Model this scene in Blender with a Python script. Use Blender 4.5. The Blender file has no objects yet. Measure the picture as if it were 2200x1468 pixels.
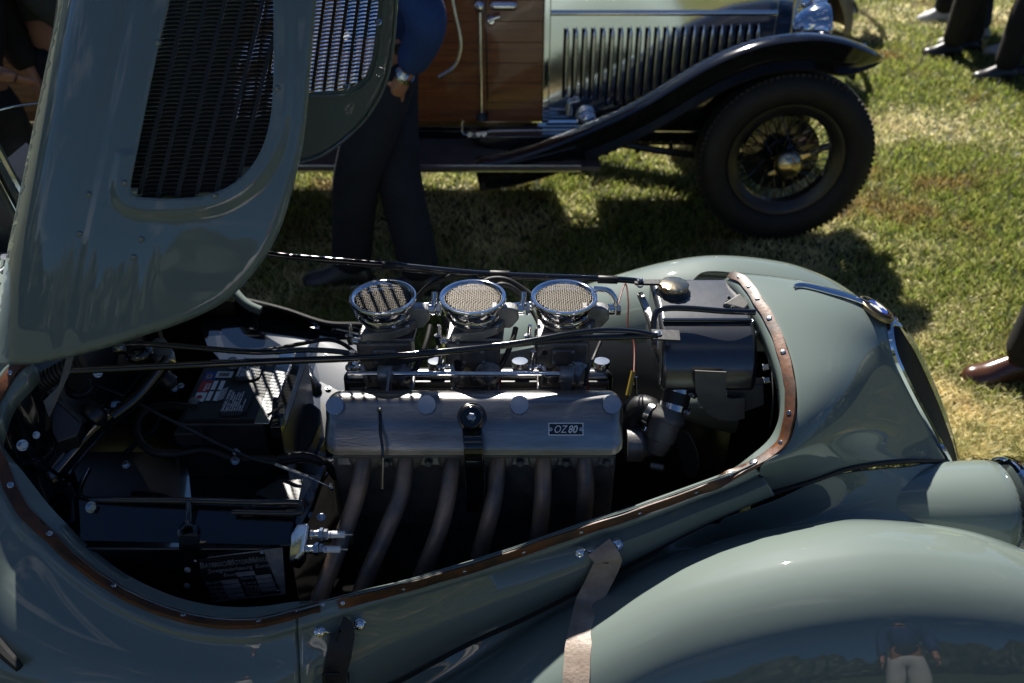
import bpy, bmesh, math, random
import numpy as np
from mathutils import Vector, Matrix, geometry
random.seed(7); np.random.seed(7)
R = math.radians
scene = bpy.context.scene
COL = scene.collection

# ---------------------------------------------------------------- camera, sky, sun, exposure
H, PITCH, F = 1.95, 33.0, 2000.0           # camera height (m), look-down angle, focal length in 2200-px units
cam = bpy.data.cameras.new('camera'); camo = bpy.data.objects.new('camera', cam); COL.objects.link(camo)
camo.location = (0, 0, H); camo.rotation_euler = (R(90-PITCH), 0, 0)
cam.sensor_width = 36; cam.lens = 36*F/2200; cam.clip_start = .05; cam.clip_end = 600
cam.dof.use_dof = True; cam.dof.focus_distance = 1.74; cam.dof.aperture_fstop = 4.0
scene.camera = camo
SUN = Vector((-.12, .66, .74)).normalized()
sl = bpy.data.lights.new('sun', 'SUN'); sl.energy = 5.0; sl.angle = R(.53); sl.color = (1, .95, .87)
so = bpy.data.objects.new('sun', sl); COL.objects.link(so); so.rotation_euler = SUN.to_track_quat('Z', 'Y').to_euler()
so.location = (0, 0, 12)
world = bpy.data.worlds.new('World'); scene.world = world; world.use_nodes = True
nt = world.node_tree; nt.nodes.clear()
sky = nt.nodes.new('ShaderNodeTexSky'); sky.sky_type = 'NISHITA'; sky.sun_disc = False
sky.sun_elevation = math.asin(SUN.z); sky.sun_rotation = math.atan2(SUN.x, SUN.y)
sky.air_density = .7; sky.dust_density = .1; sky.ozone_density = 3.0
tc = nt.nodes.new('ShaderNodeTexCoord'); mp = nt.nodes.new('ShaderNodeMapping'); mp.inputs['Scale'].default_value = (1.3, 2.2, 5)
mp.inputs['Rotation'].default_value = (0, 0, .4)
nz = nt.nodes.new('ShaderNodeTexNoise'); nz.inputs['Scale'].default_value = 1.6; nz.inputs['Detail'].default_value = 9; nz.inputs['Roughness'].default_value = .62
rp = nt.nodes.new('ShaderNodeValToRGB'); rp.color_ramp.elements[0].position = .565; rp.color_ramp.elements[1].position = .72
mx = nt.nodes.new('ShaderNodeMixRGB'); mx.inputs[2].default_value = (10, 10.3, 10.7, 1)
mu = nt.nodes.new('ShaderNodeMath'); mu.operation = 'MULTIPLY'; mu.inputs[1].default_value = .6
bg = nt.nodes.new('ShaderNodeBackground'); bg.inputs[1].default_value = .05
ow = nt.nodes.new('ShaderNodeOutputWorld'); L = nt.links.new
L(tc.outputs['Generated'], mp.inputs[0]); L(mp.outputs[0], nz.inputs[0]); L(nz.outputs[0], rp.inputs[0]); L(rp.outputs[0], mu.inputs[0])
tn = nt.nodes.new('ShaderNodeMixRGB'); tn.blend_type = 'MULTIPLY'; tn.inputs[0].default_value = 1; tn.inputs[2].default_value = (.50, .68, .86, 1); L(sky.outputs[0], tn.inputs[1])
L(mu.outputs[0], mx.inputs[0]); L(tn.outputs[0], mx.inputs[1]); L(mx.outputs[0], bg.inputs[0]); L(bg.outputs[0], ow.inputs[0])
vs = scene.view_settings; vs.view_transform = 'Standard'; vs.look = 'None'; vs.gamma = 1; vs.use_curve_mapping = False
vs.exposure = .8

# ---------------------------------------------------------------- measured points of the place -> metres
cp, sp = math.cos(R(PITCH)), math.sin(R(PITCH))
def K(px, py, z=None, Y=None):
    """point seen at (px, py) of the survey photo, on the plane of height z or of distance Y"""
    u, v = (px-1100)/F, (734-py)/F
    d = Vector((u, cp+v*sp, -sp+v*cp))
    t = (z-H)/d.z if z is not None else Y/d.y
    return Vector((0, 0, H)) + d*t
def KZ(l): return [K(a, b, z=c) for a, b, c in l]
def KY(l): return [K(a, b, Y=c) for a, b, c in l]

# ---------------------------------------------------------------- materials
MATS = {}
def mat(name, col=(.5, .5, .5), rough=.5, metal=0, coat=0, coat_r=.03, noise=0, nscale=20, bump=0, bscale=60, col2=None, spec=.5, emit=None, trans=0, detail=6, ncon=(.35, .7), stretch=(1, 1, 1), flake=0):
    m = bpy.data.materials.new(name); m.use_nodes = True; n = m.node_tree; b = n.nodes['Principled BSDF']
    b.inputs['Base Color'].default_value = (*col, 1); b.inputs['Roughness'].default_value = rough; b.inputs['Metallic'].default_value = metal
    b.inputs['Coat Weight'].default_value = coat; b.inputs['Coat Roughness'].default_value = coat_r
    b.inputs['Specular IOR Level'].default_value = spec; b.inputs['Transmission Weight'].default_value = trans
    tc = n.nodes.new('ShaderNodeTexCoord'); mp = n.nodes.new('ShaderNodeMapping'); mp.inputs['Scale'].default_value = stretch
    n.links.new(tc.outputs['Object'], mp.inputs[0])
    if noise or col2:
        t = n.nodes.new('ShaderNodeTexNoise'); t.inputs['Scale'].default_value = nscale; t.inputs['Detail'].default_value = detail; t.inputs['Roughness'].default_value = .6
        r = n.nodes.new('ShaderNodeValToRGB'); r.color_ramp.elements[0].position = ncon[0]; r.color_ramp.elements[1].position = ncon[1]
        c2 = col2 or tuple(c*(1-noise) for c in col)
        r.color_ramp.elements[0].color = (*c2, 1); r.color_ramp.elements[1].color = (*col, 1)
        n.links.new(mp.outputs[0], t.inputs[0]); n.links.new(t.outputs[0], r.inputs[0]); n.links.new(r.outputs[0], b.inputs['Base Color'])
        mr = n.nodes.new('ShaderNodeMapRange'); mr.inputs[3].default_value = min(1, rough*1.25+.03); mr.inputs[4].default_value = rough*.85
        n.links.new(t.outputs[0], mr.inputs[0]); n.links.new(mr.outputs[0], b.inputs['Roughness'])
    if bump:
        t2 = n.nodes.new('ShaderNodeTexNoise'); t2.inputs['Scale'].default_value = bscale; t2.inputs['Detail'].default_value = 4
        bp = n.nodes.new('ShaderNodeBump'); bp.inputs['Strength'].default_value = 1; bp.inputs['Distance'].default_value = bump
        n.links.new(mp.outputs[0], t2.inputs[0]); n.links.new(t2.outputs[0], bp.inputs['Height']); n.links.new(bp.outputs[0], b.inputs['Normal'])
    if name == 'tank_black': b.inputs['Coat IOR'].default_value = 1.9
    MATS[name] = m; return m
m = mat('paint', (.168, .21, .188), .5, 0, 1, .02, noise=.05, nscale=3, bump=.00012, bscale=9, spec=.15); m.node_tree.nodes['Principled BSDF'].inputs['Coat IOR'].default_value = 1.62
mat('chrome', (.86, .86, .88), .05, 1, bump=.0001, bscale=40)
mat('worn_chrome', (.75, .76, .77), .16, 1, noise=.25, nscale=30, bump=.0003, bscale=80)
mat('alloy', (.44, .435, .43), .27, 1, noise=.62, nscale=17, bump=.0003, bscale=300, stretch=(.22, 1, 1))
mat('cast', (.42, .42, .42), .40, .7, noise=.5, nscale=22, bump=.0005, bscale=220)
mat('dark_cast', (.24, .235, .23), .42, .7, noise=.55, nscale=18, bump=.0006, bscale=160)
mat('gloss_black', (.006, .006, .007), .12, 0, 1, .03, bump=.00015, bscale=14)
mat('tank_black', (.022, .025, .03), .35, 0, 1, .2, noise=.3, nscale=25, bump=.0003, bscale=40)
m = mat('valance_black', (.012, .015, .02), .1, 0, 1, .03, bump=.00012, bscale=6); m.node_tree.nodes['Principled BSDF'].inputs['Coat IOR'].default_value = 2.3
mat('satin_black', (.012, .013, .015), .33, 0, .4, .25, noise=.3, nscale=25, bump=.0002, bscale=60)
mat('worn_black', (.016, .016, .017), .42, noise=.5, nscale=30, bump=.0004, bscale=120)
mat('dull_plate', (.17, .165, .155), .5, .4, noise=.35, nscale=18, bump=.0002, bscale=90)
mat('rubber', (.014, .014, .014), .5, bump=.0003, bscale=220, noise=.3, nscale=40)
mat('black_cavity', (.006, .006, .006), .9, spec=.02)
mat('leather', (.15, .048, .012), .45, 0, .08, .3, col2=(.03, .014, .008), nscale=16, bump=.0006, bscale=110, ncon=(.36, .62))
mat('pale_leather', (.42, .33, .26), .45, col2=(.25, .19, .145), nscale=20, bump=.0009, bscale=170, ncon=(.3, .6))
mat('black_leather', (.02, .018, .018), .55, bump=.0008, bscale=200, noise=.4, nscale=20)
mat('steel', (.55, .55, .56), .28, 1, noise=.3, nscale=60)
mat('zinc', (.6, .63, .66), .2, 1, noise=.2, nscale=40)
mat('exhaust', (.40, .26, .17), .38, .35, col2=(.10, .10, .11), nscale=9, bump=.0003, bscale=150, ncon=(.35, .65))
mat('brass', (.72, .6, .4), .17, 1, noise=.3, nscale=40)
mat('old_brass', (.45, .36, .2), .35, 1, noise=.4, nscale=40)
mat('copper_red', (.16, .035, .02), .4, 0, .4)
mat('yellow_plastic', (.35, .24, .03), .4)
mat('porcelain', (.85, .85, .83), .2, 0, .5)
mat('print_white', (.82, .83, .83), .5)
mat('print_grey', (.3, .3, .3), .5)
mat('print_red', (.5, .02, .02), .4)
mat('print_blue', (.02, .06, .35), .4)
mat('print_yellow', (.6, .42, .04), .4)
mat('battery_plastic', (.02, .022, .025), .35, noise=.3, nscale=30, bump=.0003, bscale=90)
mat('plate_black', (.012, .012, .012), .4, col2=(.16, .155, .15), nscale=28, ncon=(.30, .36), spec=.5)
mat('plate_metal', (.40, .39, .38), .45, .3, noise=.4, nscale=50)
mat('gauze', (.17, .15, .125), .45, .4)
mat('strip_chrome', (.8, .82, .86), .06, 1)
mat('wood', (.36, .11, .028), .3, 0, .8, .05, col2=(.15, .04, .012), nscale=6, stretch=(.6, 8, 9), ncon=(.3, .7), bump=.0002, bscale=12)
mat('copper', (.5, .2, .1), .3, 1)
mat('silver', (.93, .94, .96), .1, 1, bump=.0012, bscale=3)
mat('tyre', (.013, .013, .013), .62, noise=.4, nscale=8, bump=.001, bscale=40)
mat('board_rubber', (.10, .085, .09), .45, noise=.3, nscale=12)
mat('skin', (.42, .2, .13), .5, noise=.15, nscale=20, bump=.0004, bscale=120)
mat('blue_cloth', (.012, .05, .2), .8, noise=.4, nscale=7, bump=.004, bscale=14)
mat('navy_cloth', (.008, .012, .028), .85, noise=.4, nscale=7, bump=.005, bscale=11)
mat('black_cloth', (.014, .013, .014), .8, noise=.4, nscale=6, bump=.006, bscale=9)
mat('olive_cloth', (.045, .04, .025), .85, noise=.4, nscale=6, bump=.005, bscale=9)
mat('denim', (.03, .06, .12), .85, noise=.4, nscale=8, bump=.004, bscale=12)
mat('white_cloth', (.6, .6, .6), .8, noise=.2, nscale=6, bump=.004, bscale=9)
mat('check_cloth', (.02, .03, .035), .85, col2=(.05, .05, .04), nscale=20)
mat('brown_shoe', (.12, .045, .022), .25, 0, .7, .15, noise=.5, nscale=12)
mat('black_shoe', (.02, .02, .022), .4, 0, .4, .2)
mat('white_rubber', (.6, .6, .58), .6)
mat('hair', (.08, .055, .035), .6, bump=.003, bscale=60)
mat('tan_paint', (.36, .27, .17), .3, 0, 1, .04)
mat('cream', (.55, .55, .45), .4, 0, 1, .03)
m = mat('glass', (1, 1, 1), .01, trans=1); m.node_tree.nodes['Principled BSDF'].inputs['IOR'].default_value = 1.12
mat('headlamp_glass', (.7, .75, .8), .06, .6)
mat('leaf', (.03, .045, .018), .6, noise=.5, nscale=1.2)
mat('bark', (.09, .07, .05), .8, bump=.01, bscale=9)

# ---------------------------------------------------------------- mesh helpers
WM = {}
class MB:
    def __init__(s): s.v = []; s.f = []
    def add(s, vs, fs):
        o = len(s.v); s.v += [Vector(v) for v in vs]; s.f += [tuple(i+o for i in f) for f in fs]; return s
    def box(s, c, d, m=None):
        x, y, z = d[0]/2, d[1]/2, d[2]/2; c = Vector(c)
        vs = [Vector((a*x, b*y, e*z)) for a in (-1, 1) for b in (-1, 1) for e in (-1, 1)]
        if m is not None: vs = [m @ v for v in vs]
        return s.add([c+v for v in vs], [(0, 1, 3, 2), (4, 6, 7, 5), (0, 4, 5, 1), (2, 3, 7, 6), (0, 2, 6, 4), (1, 5, 7, 3)])
    def ring(s, c, a, b, n, r1, r2=None):
        return [c+a*(math.cos(2*math.pi*i/n)*r1)+b*(math.sin(2*math.pi*i/n)*(r2 or r1)) for i in range(n)]
    def lathe(s, c, ax, prof, n=20, closed=False, caps=True):
        """prof: [(distance along axis, radius)]"""
        c = Vector(c); ax = Vector(ax).normalized(); a = ax.orthogonal().normalized(); b = ax.cross(a)
        vs = []; fs = []
        for h, r in prof: vs += s.ring(c+ax*h, a, b, n, max(r, 1e-5))
        k = len(prof)
        for j in range(k-1 if not closed else k):
            j2 = (j+1) % k
            for i in range(n): fs.append((j*n+i, j*n+(i+1) % n, j2*n+(i+1) % n, j2*n+i))
        if caps and not closed: fs += [tuple(range(n))[::-1], tuple((k-1)*n+i for i in range(n))]
        return s.add(vs, fs)
    def cyl(s, p0, p1, r0, r1=None, n=12):
        p0, p1 = Vector(p0), Vector(p1); return s.lathe(p0, p1-p0, [(0, r0), ((p1-p0).length, r0 if r1 is None else r1)], n)
    def tube(s, pts, r, n=8, sub=5, flat=None):
        pts = crv(pts, sub); m = len(pts); vs = []; fs = []
        rs = r if isinstance(r, (list, tuple)) else [r, r]
        up = None
        for i, p in enumerate(pts):
            t = (pts[min(i+1, m-1)]-pts[max(i-1, 0)]).normalized()
            if up is None: up = t.orthogonal().normalized()
            up = (up-t*up.dot(t)).normalized(); b = t.cross(up)
            q = i/(m-1)*(len(rs)-1); j = min(int(q), len(rs)-2); rr = rs[j]*(1-q+j)+rs[j+1]*(q-j)
            vs += s.ring(p, up, b, n, rr)
        for j in range(m-1):
            for i in range(n): fs.append((j*n+i, j*n+(i+1) % n, (j+1)*n+(i+1) % n, (j+1)*n+i))
        fs += [tuple(range(n))[::-1], tuple((m-1)*n+i for i in range(n))]
        return s.add(vs, fs)
    def ribbon(s, a, b, th=.003, off=None):
        """solid band between two matching curves; thickness along off or the local normal"""
        n = len(a); vs = []; fs = []
        for i in range(n):
            t = (a[min(i+1, n-1)]-a[max(i-1, 0)]); nr = off or t.cross(b[i]-a[i]).normalized()
            vs += [a[i], b[i], b[i]+nr*th, a[i]+nr*th]
        for i in range(n-1):
            for k in range(4): fs.append((i*4+k, i*4+(k+1) % 4, i*4+4+(k+1) % 4, i*4+4+k))
        fs += [(3, 2, 1, 0), tuple((n-1)*4+k for k in range(4))]
        return s.add(vs, fs)
    def grid(s, rows):
        n = len(rows[0]); vs = [p for r in rows for p in r]; fs = []
        for j in range(len(rows)-1):
            for i in range(n-1): fs.append((j*n+i, j*n+i+1, (j+1)*n+i+1, (j+1)*n+i))
        return s.add(vs, fs)
    def prism(s, poly, d):
        """planar polygon extruded by vector d"""
        n = len(poly); d = Vector(d); vs = [Vector(p) for p in poly]+[Vector(p)+d for p in poly]
        fs = [tuple(range(n)), tuple(range(n, 2*n))[::-1]]+[(i, i+n, (i+1) % n+n, (i+1) % n) for i in range(n)]
        return s.add(vs, fs)
    def ball(s, c, r, n=14, k=8, sc=(1, 1, 1), h=1.0):
        prof = [(-math.cos(math.pi*h*i/k), math.sin(math.pi*h*i/k)) for i in range(k+1)]
        t = MB().lathe((0, 0, 0), (0, 0, 1), prof, n)
        return s.add([Vector(c)+Vector((v.x*r*sc[0], v.y*r*sc[1], v.z*r*sc[2])) for v in t.v], t.f)
    def hexn(s, p, ax, r, h):
        ax = Vector(ax).normalized(); return s.lathe(p, ax, [(0, r), (h, r)], 6)

def crv(pts, sub=5):
    pts = [Vector(p) for p in pts]
    if sub <= 1 or len(pts) < 3: return pts
    o = []
    for i in range(len(pts)-1):
        p0 = pts[max(i-1, 0)]; p1 = pts[i]; p2 = pts[i+1]; p3 = pts[min(i+2, len(pts)-1)]
        for k in range(sub):
            t = k/sub
            o.append(.5*((2*p1)+(p2-p0)*t+(2*p0-5*p1+4*p2-p3)*t*t+(3*p1-p0-3*p2+p3)*t**3))
    o.append(pts[-1]); return o
def resample(pts, n):
    d = [0]
    for a, b in zip(pts, pts[1:]): d.append(d[-1]+(b-a).length)
    o = []; j = 0
    for k in range(n):
        t = d[-1]*k/(n-1)
        while j < len(d)-2 and d[j+1] < t: j += 1
        w = (t-d[j])/max(d[j+1]-d[j], 1e-9); o.append(pts[j].lerp(pts[j+1], w))
    return o
def setparent(o, par):
    if par is None: return
    o.parent = par; o.matrix_parent_inverse = WM.get(par.name, Matrix()).inverted()
def obj(name, mb, m, par=None, bevel=0, bs=2, smooth=True, sub=0, solid=0, auto=40, label=None, kind=None, soff=-1):
    me = bpy.data.meshes.new(name)
    me.from_pydata([tuple(v) for v in mb.v], [], mb.f); me.validate()
    bm = bmesh.new(); bm.from_mesh(me); bmesh.ops.remove_doubles(bm, verts=bm.verts, dist=1e-5)
    bmesh.ops.recalc_face_normals(bm, faces=bm.faces); bm.to_mesh(me); bm.free()
    me.materials.append(MATS[m] if isinstance(m, str) else m)
    o = bpy.data.objects.new(name, me); COL.objects.link(o); WM[o.name] = Matrix()
    setparent(o, par)
    if smooth:
        me.polygons.foreach_set('use_smooth', [True]*len(me.polygons))
        if auto and not sub: me.set_sharp_from_angle(angle=R(auto))
    if solid: q = o.modifiers.new('s', 'SOLIDIFY'); q.thickness = solid; q.offset = soff
    if bevel: q = o.modifiers.new('b', 'BEVEL'); q.width = bevel; q.segments = bs; q.limit_method = 'ANGLE'; q.angle_limit = R(35); me.polygons.foreach_set('use_smooth', [True]*len(me.polygons)); q.harden_normals = True
    if sub: q = o.modifiers.new('u', 'SUBSURF'); q.levels = q.render_levels = sub
    if label: o['label'] = label
    if kind: o['kind'] = kind
    return o
def inst(src, M, par, name=None, label=None):
    o = src.copy(); COL.objects.link(o); 
    if name: o.name = name
    WM[o.name] = M.copy(); o.parent = par
    o.matrix_parent_inverse = WM.get(par.name, Matrix()).inverted() if par else Matrix()
    o.matrix_basis = M
    if label: o['label'] = label
    return o
def thing(name, label, cat, loc, group=None):
    o = bpy.data.objects.new(name, None); COL.objects.link(o); o.location = loc; o.empty_display_size = .1
    WM[o.name] = Matrix.Translation(loc); o['label'] = label; o['category'] = cat
    if group: o['group'] = group
    return o
def frame(o, x, y):
    x = Vector(x).normalized(); z = x.cross(Vector(y)).normalized(); y = z.cross(x)
    M = Matrix((x, y, z)).transposed().to_4x4(); M.translation = Vector(o); return M
def nframe(o, n, up=(0, 0, 1)):
    """frame whose Z is n"""
    n = Vector(n).normalized(); x = Vector(up).cross(n)
    if x.length < 1e-4: x = n.orthogonal()
    x.normalize(); y = n.cross(x); M = Matrix((x, y, n)).transposed().to_4x4(); M.translation = Vector(o); return M
def text(body, M, size, m, par, name='lettering', shear=0, ext=.0004, align='LEFT', sx=1, bold=0):
    c = bpy.data.curves.new(name, 'FONT'); c.body = body; c.size = size; c.extrude = ext; c.shear = shear; c.align_x = align; c.offset = bold
    c.resolution_u = 3
    c.materials.append(MATS[m]); o = bpy.data.objects.new(name, c); COL.objects.link(o); setparent(o, par)
    MM = M @ Matrix.Diagonal((sx, 1, 1, 1)); o.matrix_basis = MM; WM[o.name] = MM
    return o
def shoot(objs):
    from mathutils.bvhtree import BVHTree
    bpy.context.view_layer.update(); dg = bpy.context.evaluated_depsgraph_get(); vs = []; ps = []
    for o in objs:
        me = o.evaluated_get(dg).to_mesh(); k = len(vs); vs += [v.co.copy() for v in me.vertices]; ps += [tuple(i+k for i in p.vertices) for p in me.polygons]
    T_ = BVHTree.FromPolygons(vs, ps)
    def f(px, py, lift=0):
        c = Vector((0, 0, H)); d = (K(px, py, Y=2)-c).normalized(); p, n, i, q = T_.ray_cast(c, d)
        if n.dot(d) > 0: n = -n
        return p+n*lift, n
    return f
def inpoly(x, y, P):
    c = False; n = len(P); j = n-1
    for i in range(n):
        if (P[i][1] > y) != (P[j][1] > y) and x < (P[j][0]-P[i][0])*(y-P[i][1])/(P[j][1]-P[i][1])+P[i][0]: c = not c
        j = i
    return c
def dpoly(x, y, P, closed=True):
    best = 1e9; n = len(P)
    for i in range(n if closed else n-1):
        ax, ay = P[i]; bx, by = P[(i+1) % n]; dx, dy = bx-ax, by-ay
        t = max(0, min(1, ((x-ax)*dx+(y-ay)*dy)/(dx*dx+dy*dy+1e-9))); best = min(best, math.hypot(x-ax-t*dx, y-ay-t*dy))
    return best
def crv2(P, sub, closed=True):
    n = len(P); o = []
    for i in range(n if closed else n-1):
        g = (lambda k: P[k % n]) if closed else (lambda k: P[max(0, min(n-1, k))])
        p0, p1, p2, p3 = g(i-1), g(i), g(i+1), g(i+2)
        for k in range(sub):
            t = k/sub
            o.append(tuple(.5*((2*b)+(c-a)*t+(2*a-5*b+4*c-d)*t*t+(3*b-a-3*c+d)*t**3) for a, b, c, d in zip(p0, p1, p2, p3)))
    if not closed: o.append(P[-1])
    return o
def sheet(outer, holes, step, fn, near=0):
    """flat pattern (outer outline with holes) turned into a curved sheet by fn(x, y) -> point"""
    vs = [Vector(p) for p in outer]; n0 = len(vs); ed = [(i, (i+1) % n0) for i in range(n0)]
    for h in holes:
        k = len(vs); vs += [Vector(p) for p in h]; ed += [(k+i, k+(i+1) % len(h)) for i in range(len(h))]
    xs = [p[0] for p in outer]; ys = [p[1] for p in outer]
    y = min(ys)+step/2; rr = 0
    while y < max(ys):
        x = min(xs)+step/2+(step/2 if rr % 2 else 0)
        while x < max(xs):
            if inpoly(x, y, outer) and not any(inpoly(x, y, h) for h in holes):
                if dpoly(x, y, outer) > step*.45 and all(dpoly(x, y, h) > step*.45 for h in holes): vs.append(Vector((x, y)))
            x += step
        y += step*.866; rr += 1
    v2, e2, f2, *_ = geometry.delaunay_2d_cdt(vs, ed, [], 1, 1e-6)
    mb = MB(); fs = []
    for f in f2:
        cx = sum(v2[i].x for i in f)/len(f); cy = sum(v2[i].y for i in f)/len(f)
        if inpoly(cx, cy, outer) and not any(inpoly(cx, cy, h) for h in holes): fs.append(tuple(f))
    mb.add([fn(v.x, v.y) for v in v2], fs); return mb
# ================================================================ ground
def lawn():
    me = bpy.data.meshes.new('lawn')
    n = 60; S = 260
    xs = [math.copysign(abs(i/n)**3, i)*S for i in range(-n, n+1)]
    vs = [(x, y+4, 0) for y in xs for x in xs]; k = 2*n+1
    me.from_pydata(vs, [], [(j*k+i, j*k+i+1, j*k+k+i+1, j*k+k+i) for j in range(k-1) for i in range(k-1)])
    m = bpy.data.materials.new('turf'); m.use_nodes = True; n_ = m.node_tree; b = n_.nodes['Principled BSDF']; b.inputs['Roughness'].default_value = .9
    tc = n_.nodes.new('ShaderNodeTexCoord')
    def ns(sc, d=6):
        t = n_.nodes.new('ShaderNodeTexNoise'); t.inputs['Scale'].default_value = sc; t.inputs['Detail'].default_value = d; n_.links.new(tc.outputs['Object'], t.inputs[0]); return t
    r = n_.nodes.new('ShaderNodeValToRGB'); e = r.color_ramp.elements
    e[0].position = .35; e[0].color = (.02, .032, .009, 1); e[1].position = .66; e[1].color = (.10, .085, .048, 1)
    x = e.new(.5); x.color = (.04, .052, .015, 1)
    n_.links.new(ns(2.6, 10).outputs[0], r.inputs[0]); n_.links.new(r.outputs[0], b.inputs['Base Color'])
    bp = n_.nodes.new('ShaderNodeBump'); bp.inputs['Distance'].default_value = .03; n_.links.new(ns(30).outputs[0], bp.inputs['Height']); n_.links.new(bp.outputs[0], b.inputs['Normal'])
    me.materials.append(m); o = bpy.data.objects.new('lawn', me); COL.objects.link(o); o['kind'] = 'structure'; o['label'] = 'mown showground lawn in patchy green and straw'
    # blades
    g = bpy.data.materials.new('grass_blades'); g.use_nodes = True; q = g.node_tree; q.nodes.clear()
    at = q.nodes.new('ShaderNodeAttribute'); at.attribute_name = 'tint'
    d = q.nodes.new('ShaderNodeBsdfPrincipled'); d.inputs['Roughness'].default_value = .38; d.inputs['Specular IOR Level'].default_value = .6
    t = q.nodes.new('ShaderNodeBsdfTranslucent'); mxs = q.nodes.new('ShaderNodeMixShader'); mxs.inputs[0].default_value = .55
    ou = q.nodes.new('ShaderNodeOutputMaterial'); hs = q.nodes.new('ShaderNodeHueSaturation'); hs.inputs['Value'].default_value = 1.5
    q.links.new(at.outputs['Color'], d.inputs['Base Color']); q.links.new(at.outputs['Color'], hs.inputs['Color']); q.links.new(hs.outputs[0], t.inputs[0])
    q.links.new(d.outputs[0], mxs.inputs[1]); q.links.new(t.outputs[0], mxs.inputs[2]); q.links.new(mxs.outputs[0], ou.inputs[0])
    rng = np.random.default_rng(3)
    N = 420000
    # density falls with distance
    Y = 2.3+(rng.random(N)**1.7)*13.5; X = (rng.random(N)*2-1)*(Y*.62+.6)+.15
    keep = (X > -2.6) | (Y > 6); X = X[keep]; Y = Y[keep]
    X2 = rng.random(110000)*6.5-2.5; Y2 = rng.random(110000)*4.6-2.2; k2 = ~((np.abs(X2) < 1.1) & (Y2 > 1.0)); X = np.concatenate([X, X2[k2]]); Y = np.concatenate([Y, Y2[k2]]); N = len(X)
    def fbm(x, y, s, seed):
        r_ = np.random.default_rng(seed); out = 0; a = 1; tot = 0
        for o_ in range(4):
            G = r_.random((64, 64)); u = (x*s) % 64; v = (y*s) % 64; i = u.astype(int); j = v.astype(int); fu = u-i; fv = v-j
            fu = fu*fu*(3-2*fu); fv = fv*fv*(3-2*fv); i2 = (i+1) % 64; j2 = (j+1) % 64
            out = out+a*((G[i, j]*(1-fu)+G[i2, j]*fu)*(1-fv)+(G[i, j2]*(1-fu)+G[i2, j2]*fu)*fv); tot += a; a *= .55; s *= 2.1
        return out/tot
    dry = np.clip((fbm(X, Y, 1.5, 1)-.46)*3.4+(fbm(X, Y, 9, 5)-.5)*1.2+(rng.random(N)-.5)*1.1, 0, 1)
    brown = np.clip((fbm(X, Y, 3.1, 9)-.60)*7, 0, 1)
    Lh = (.016+.026*rng.random(N))*(1-.35*dry)*(.6+.8*fbm(X, Y, 6, 2))*(1+.05*Y)
    W = (.0016+.0014*rng.random(N))*(1+.16*Y)
    a = rng.random(N)*2*np.pi; lean = .2+1.1*rng.random(N)+dry*.5; b_ = rng.random(N)*2*np.pi
    wx, wy = np.cos(a)*W, np.sin(a)*W; dx, dy = np.cos(b_)*lean*Lh, np.sin(b_)*lean*Lh
    P = np.empty((N, 5, 3))
    P[:, 0] = np.stack([X-wx, Y-wy, X*0-.002], 1); P[:, 1] = np.stack([X+wx, Y+wy, X*0-.002], 1)
    P[:, 2] = np.stack([X+wx*.8+dx*.4, Y+wy*.8+dy*.4, Lh*.62], 1); P[:, 3] = np.stack([X-wx*.8+dx*.4, Y-wy*.8+dy*.4, Lh*.62], 1)
    P[:, 4] = np.stack([X+dx, Y+dy, Lh], 1)
    me = bpy.data.meshes.new('grass'); me.vertices.add(N*5); me.vertices.foreach_set('co', P.reshape(-1))
    base = np.arange(N)[:, None]*5; loops = np.concatenate([base+[0, 1, 2, 3], base+[3, 2, 4]], 1).reshape(-1)
    me.loops.add(len(loops)); me.loops.foreach_set('vertex_index', loops)
    st = (np.arange(N)[:, None]*7+[0, 4]).reshape(-1); me.polygons.add(2*N); me.polygons.foreach_set('loop_start', st)
    me.update(calc_edges=True)
    gr = np.array([.10, .14, .022]); gl = np.array([.20, .20, .055]); st_ = np.array([.52, .46, .27]); br = np.array([.17, .085, .04])
    rr = rng.random((N, 1)); c = gr*(1-rr)+gl*rr; c = c*(1-dry[:, None])+st_*dry[:, None]; c = c*(1-.6*brown[:, None])+br*.6*brown[:, None]
    c *= (.9+.9*rng.random((N, 1)))
    col = np.ones((N, 5, 4)); col[:, :, :3] = c[:, None, :]
    ca = me.color_attributes.new('tint', 'FLOAT_COLOR', 'POINT'); ca.data.foreach_set('color', col.reshape(-1))
    me.materials.append(g); o = bpy.data.objects.new('grass', me); COL.objects.link(o); o['kind'] = 'stuff'; o['category'] = 'grass'
    o['label'] = 'short green and straw grass blades covering the showground lawn'
lawn()

# ================================================================ the grey-green roadster
CAR = thing('roadster', 'grey-green vintage roadster with its bonnet raised and engine bay open', 'car', (-.3, 1.65, 0))
YC = 1.65
STRIP = [(60, 778, .985), (40, 790, .98), (5, 838, .955), (-16, 890, .92), (-14, 955, .88), (20, 1045, .82), (55, 1105, .782), (103, 1152, .745), (165, 1210, .715), (243, 1266, .69), (320, 1304, .675), (394, 1329, .665), (475, 1342, .66), (558, 1341, .665),
         (640, 1320, .67), (705, 1301, .673), (790, 1278, .678), (865, 1259, .685), (996, 1221, .70), (1123, 1180, .72), (1246, 1137, .75), (1371, 1096, .775), (1492, 1052, .80), (1570, 1024, .82), (1622, 1000, .835), (1681, 955, .865),
         (1699, 890, .905), (1697, 825, .937), (1683, 762, .962), (1657, 697, .983), (1628, 648, .996), (1600, 610, 1.001), (1572, 594, .996), (1556, 600, .975)]
SP = KZ(STRIP)
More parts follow.
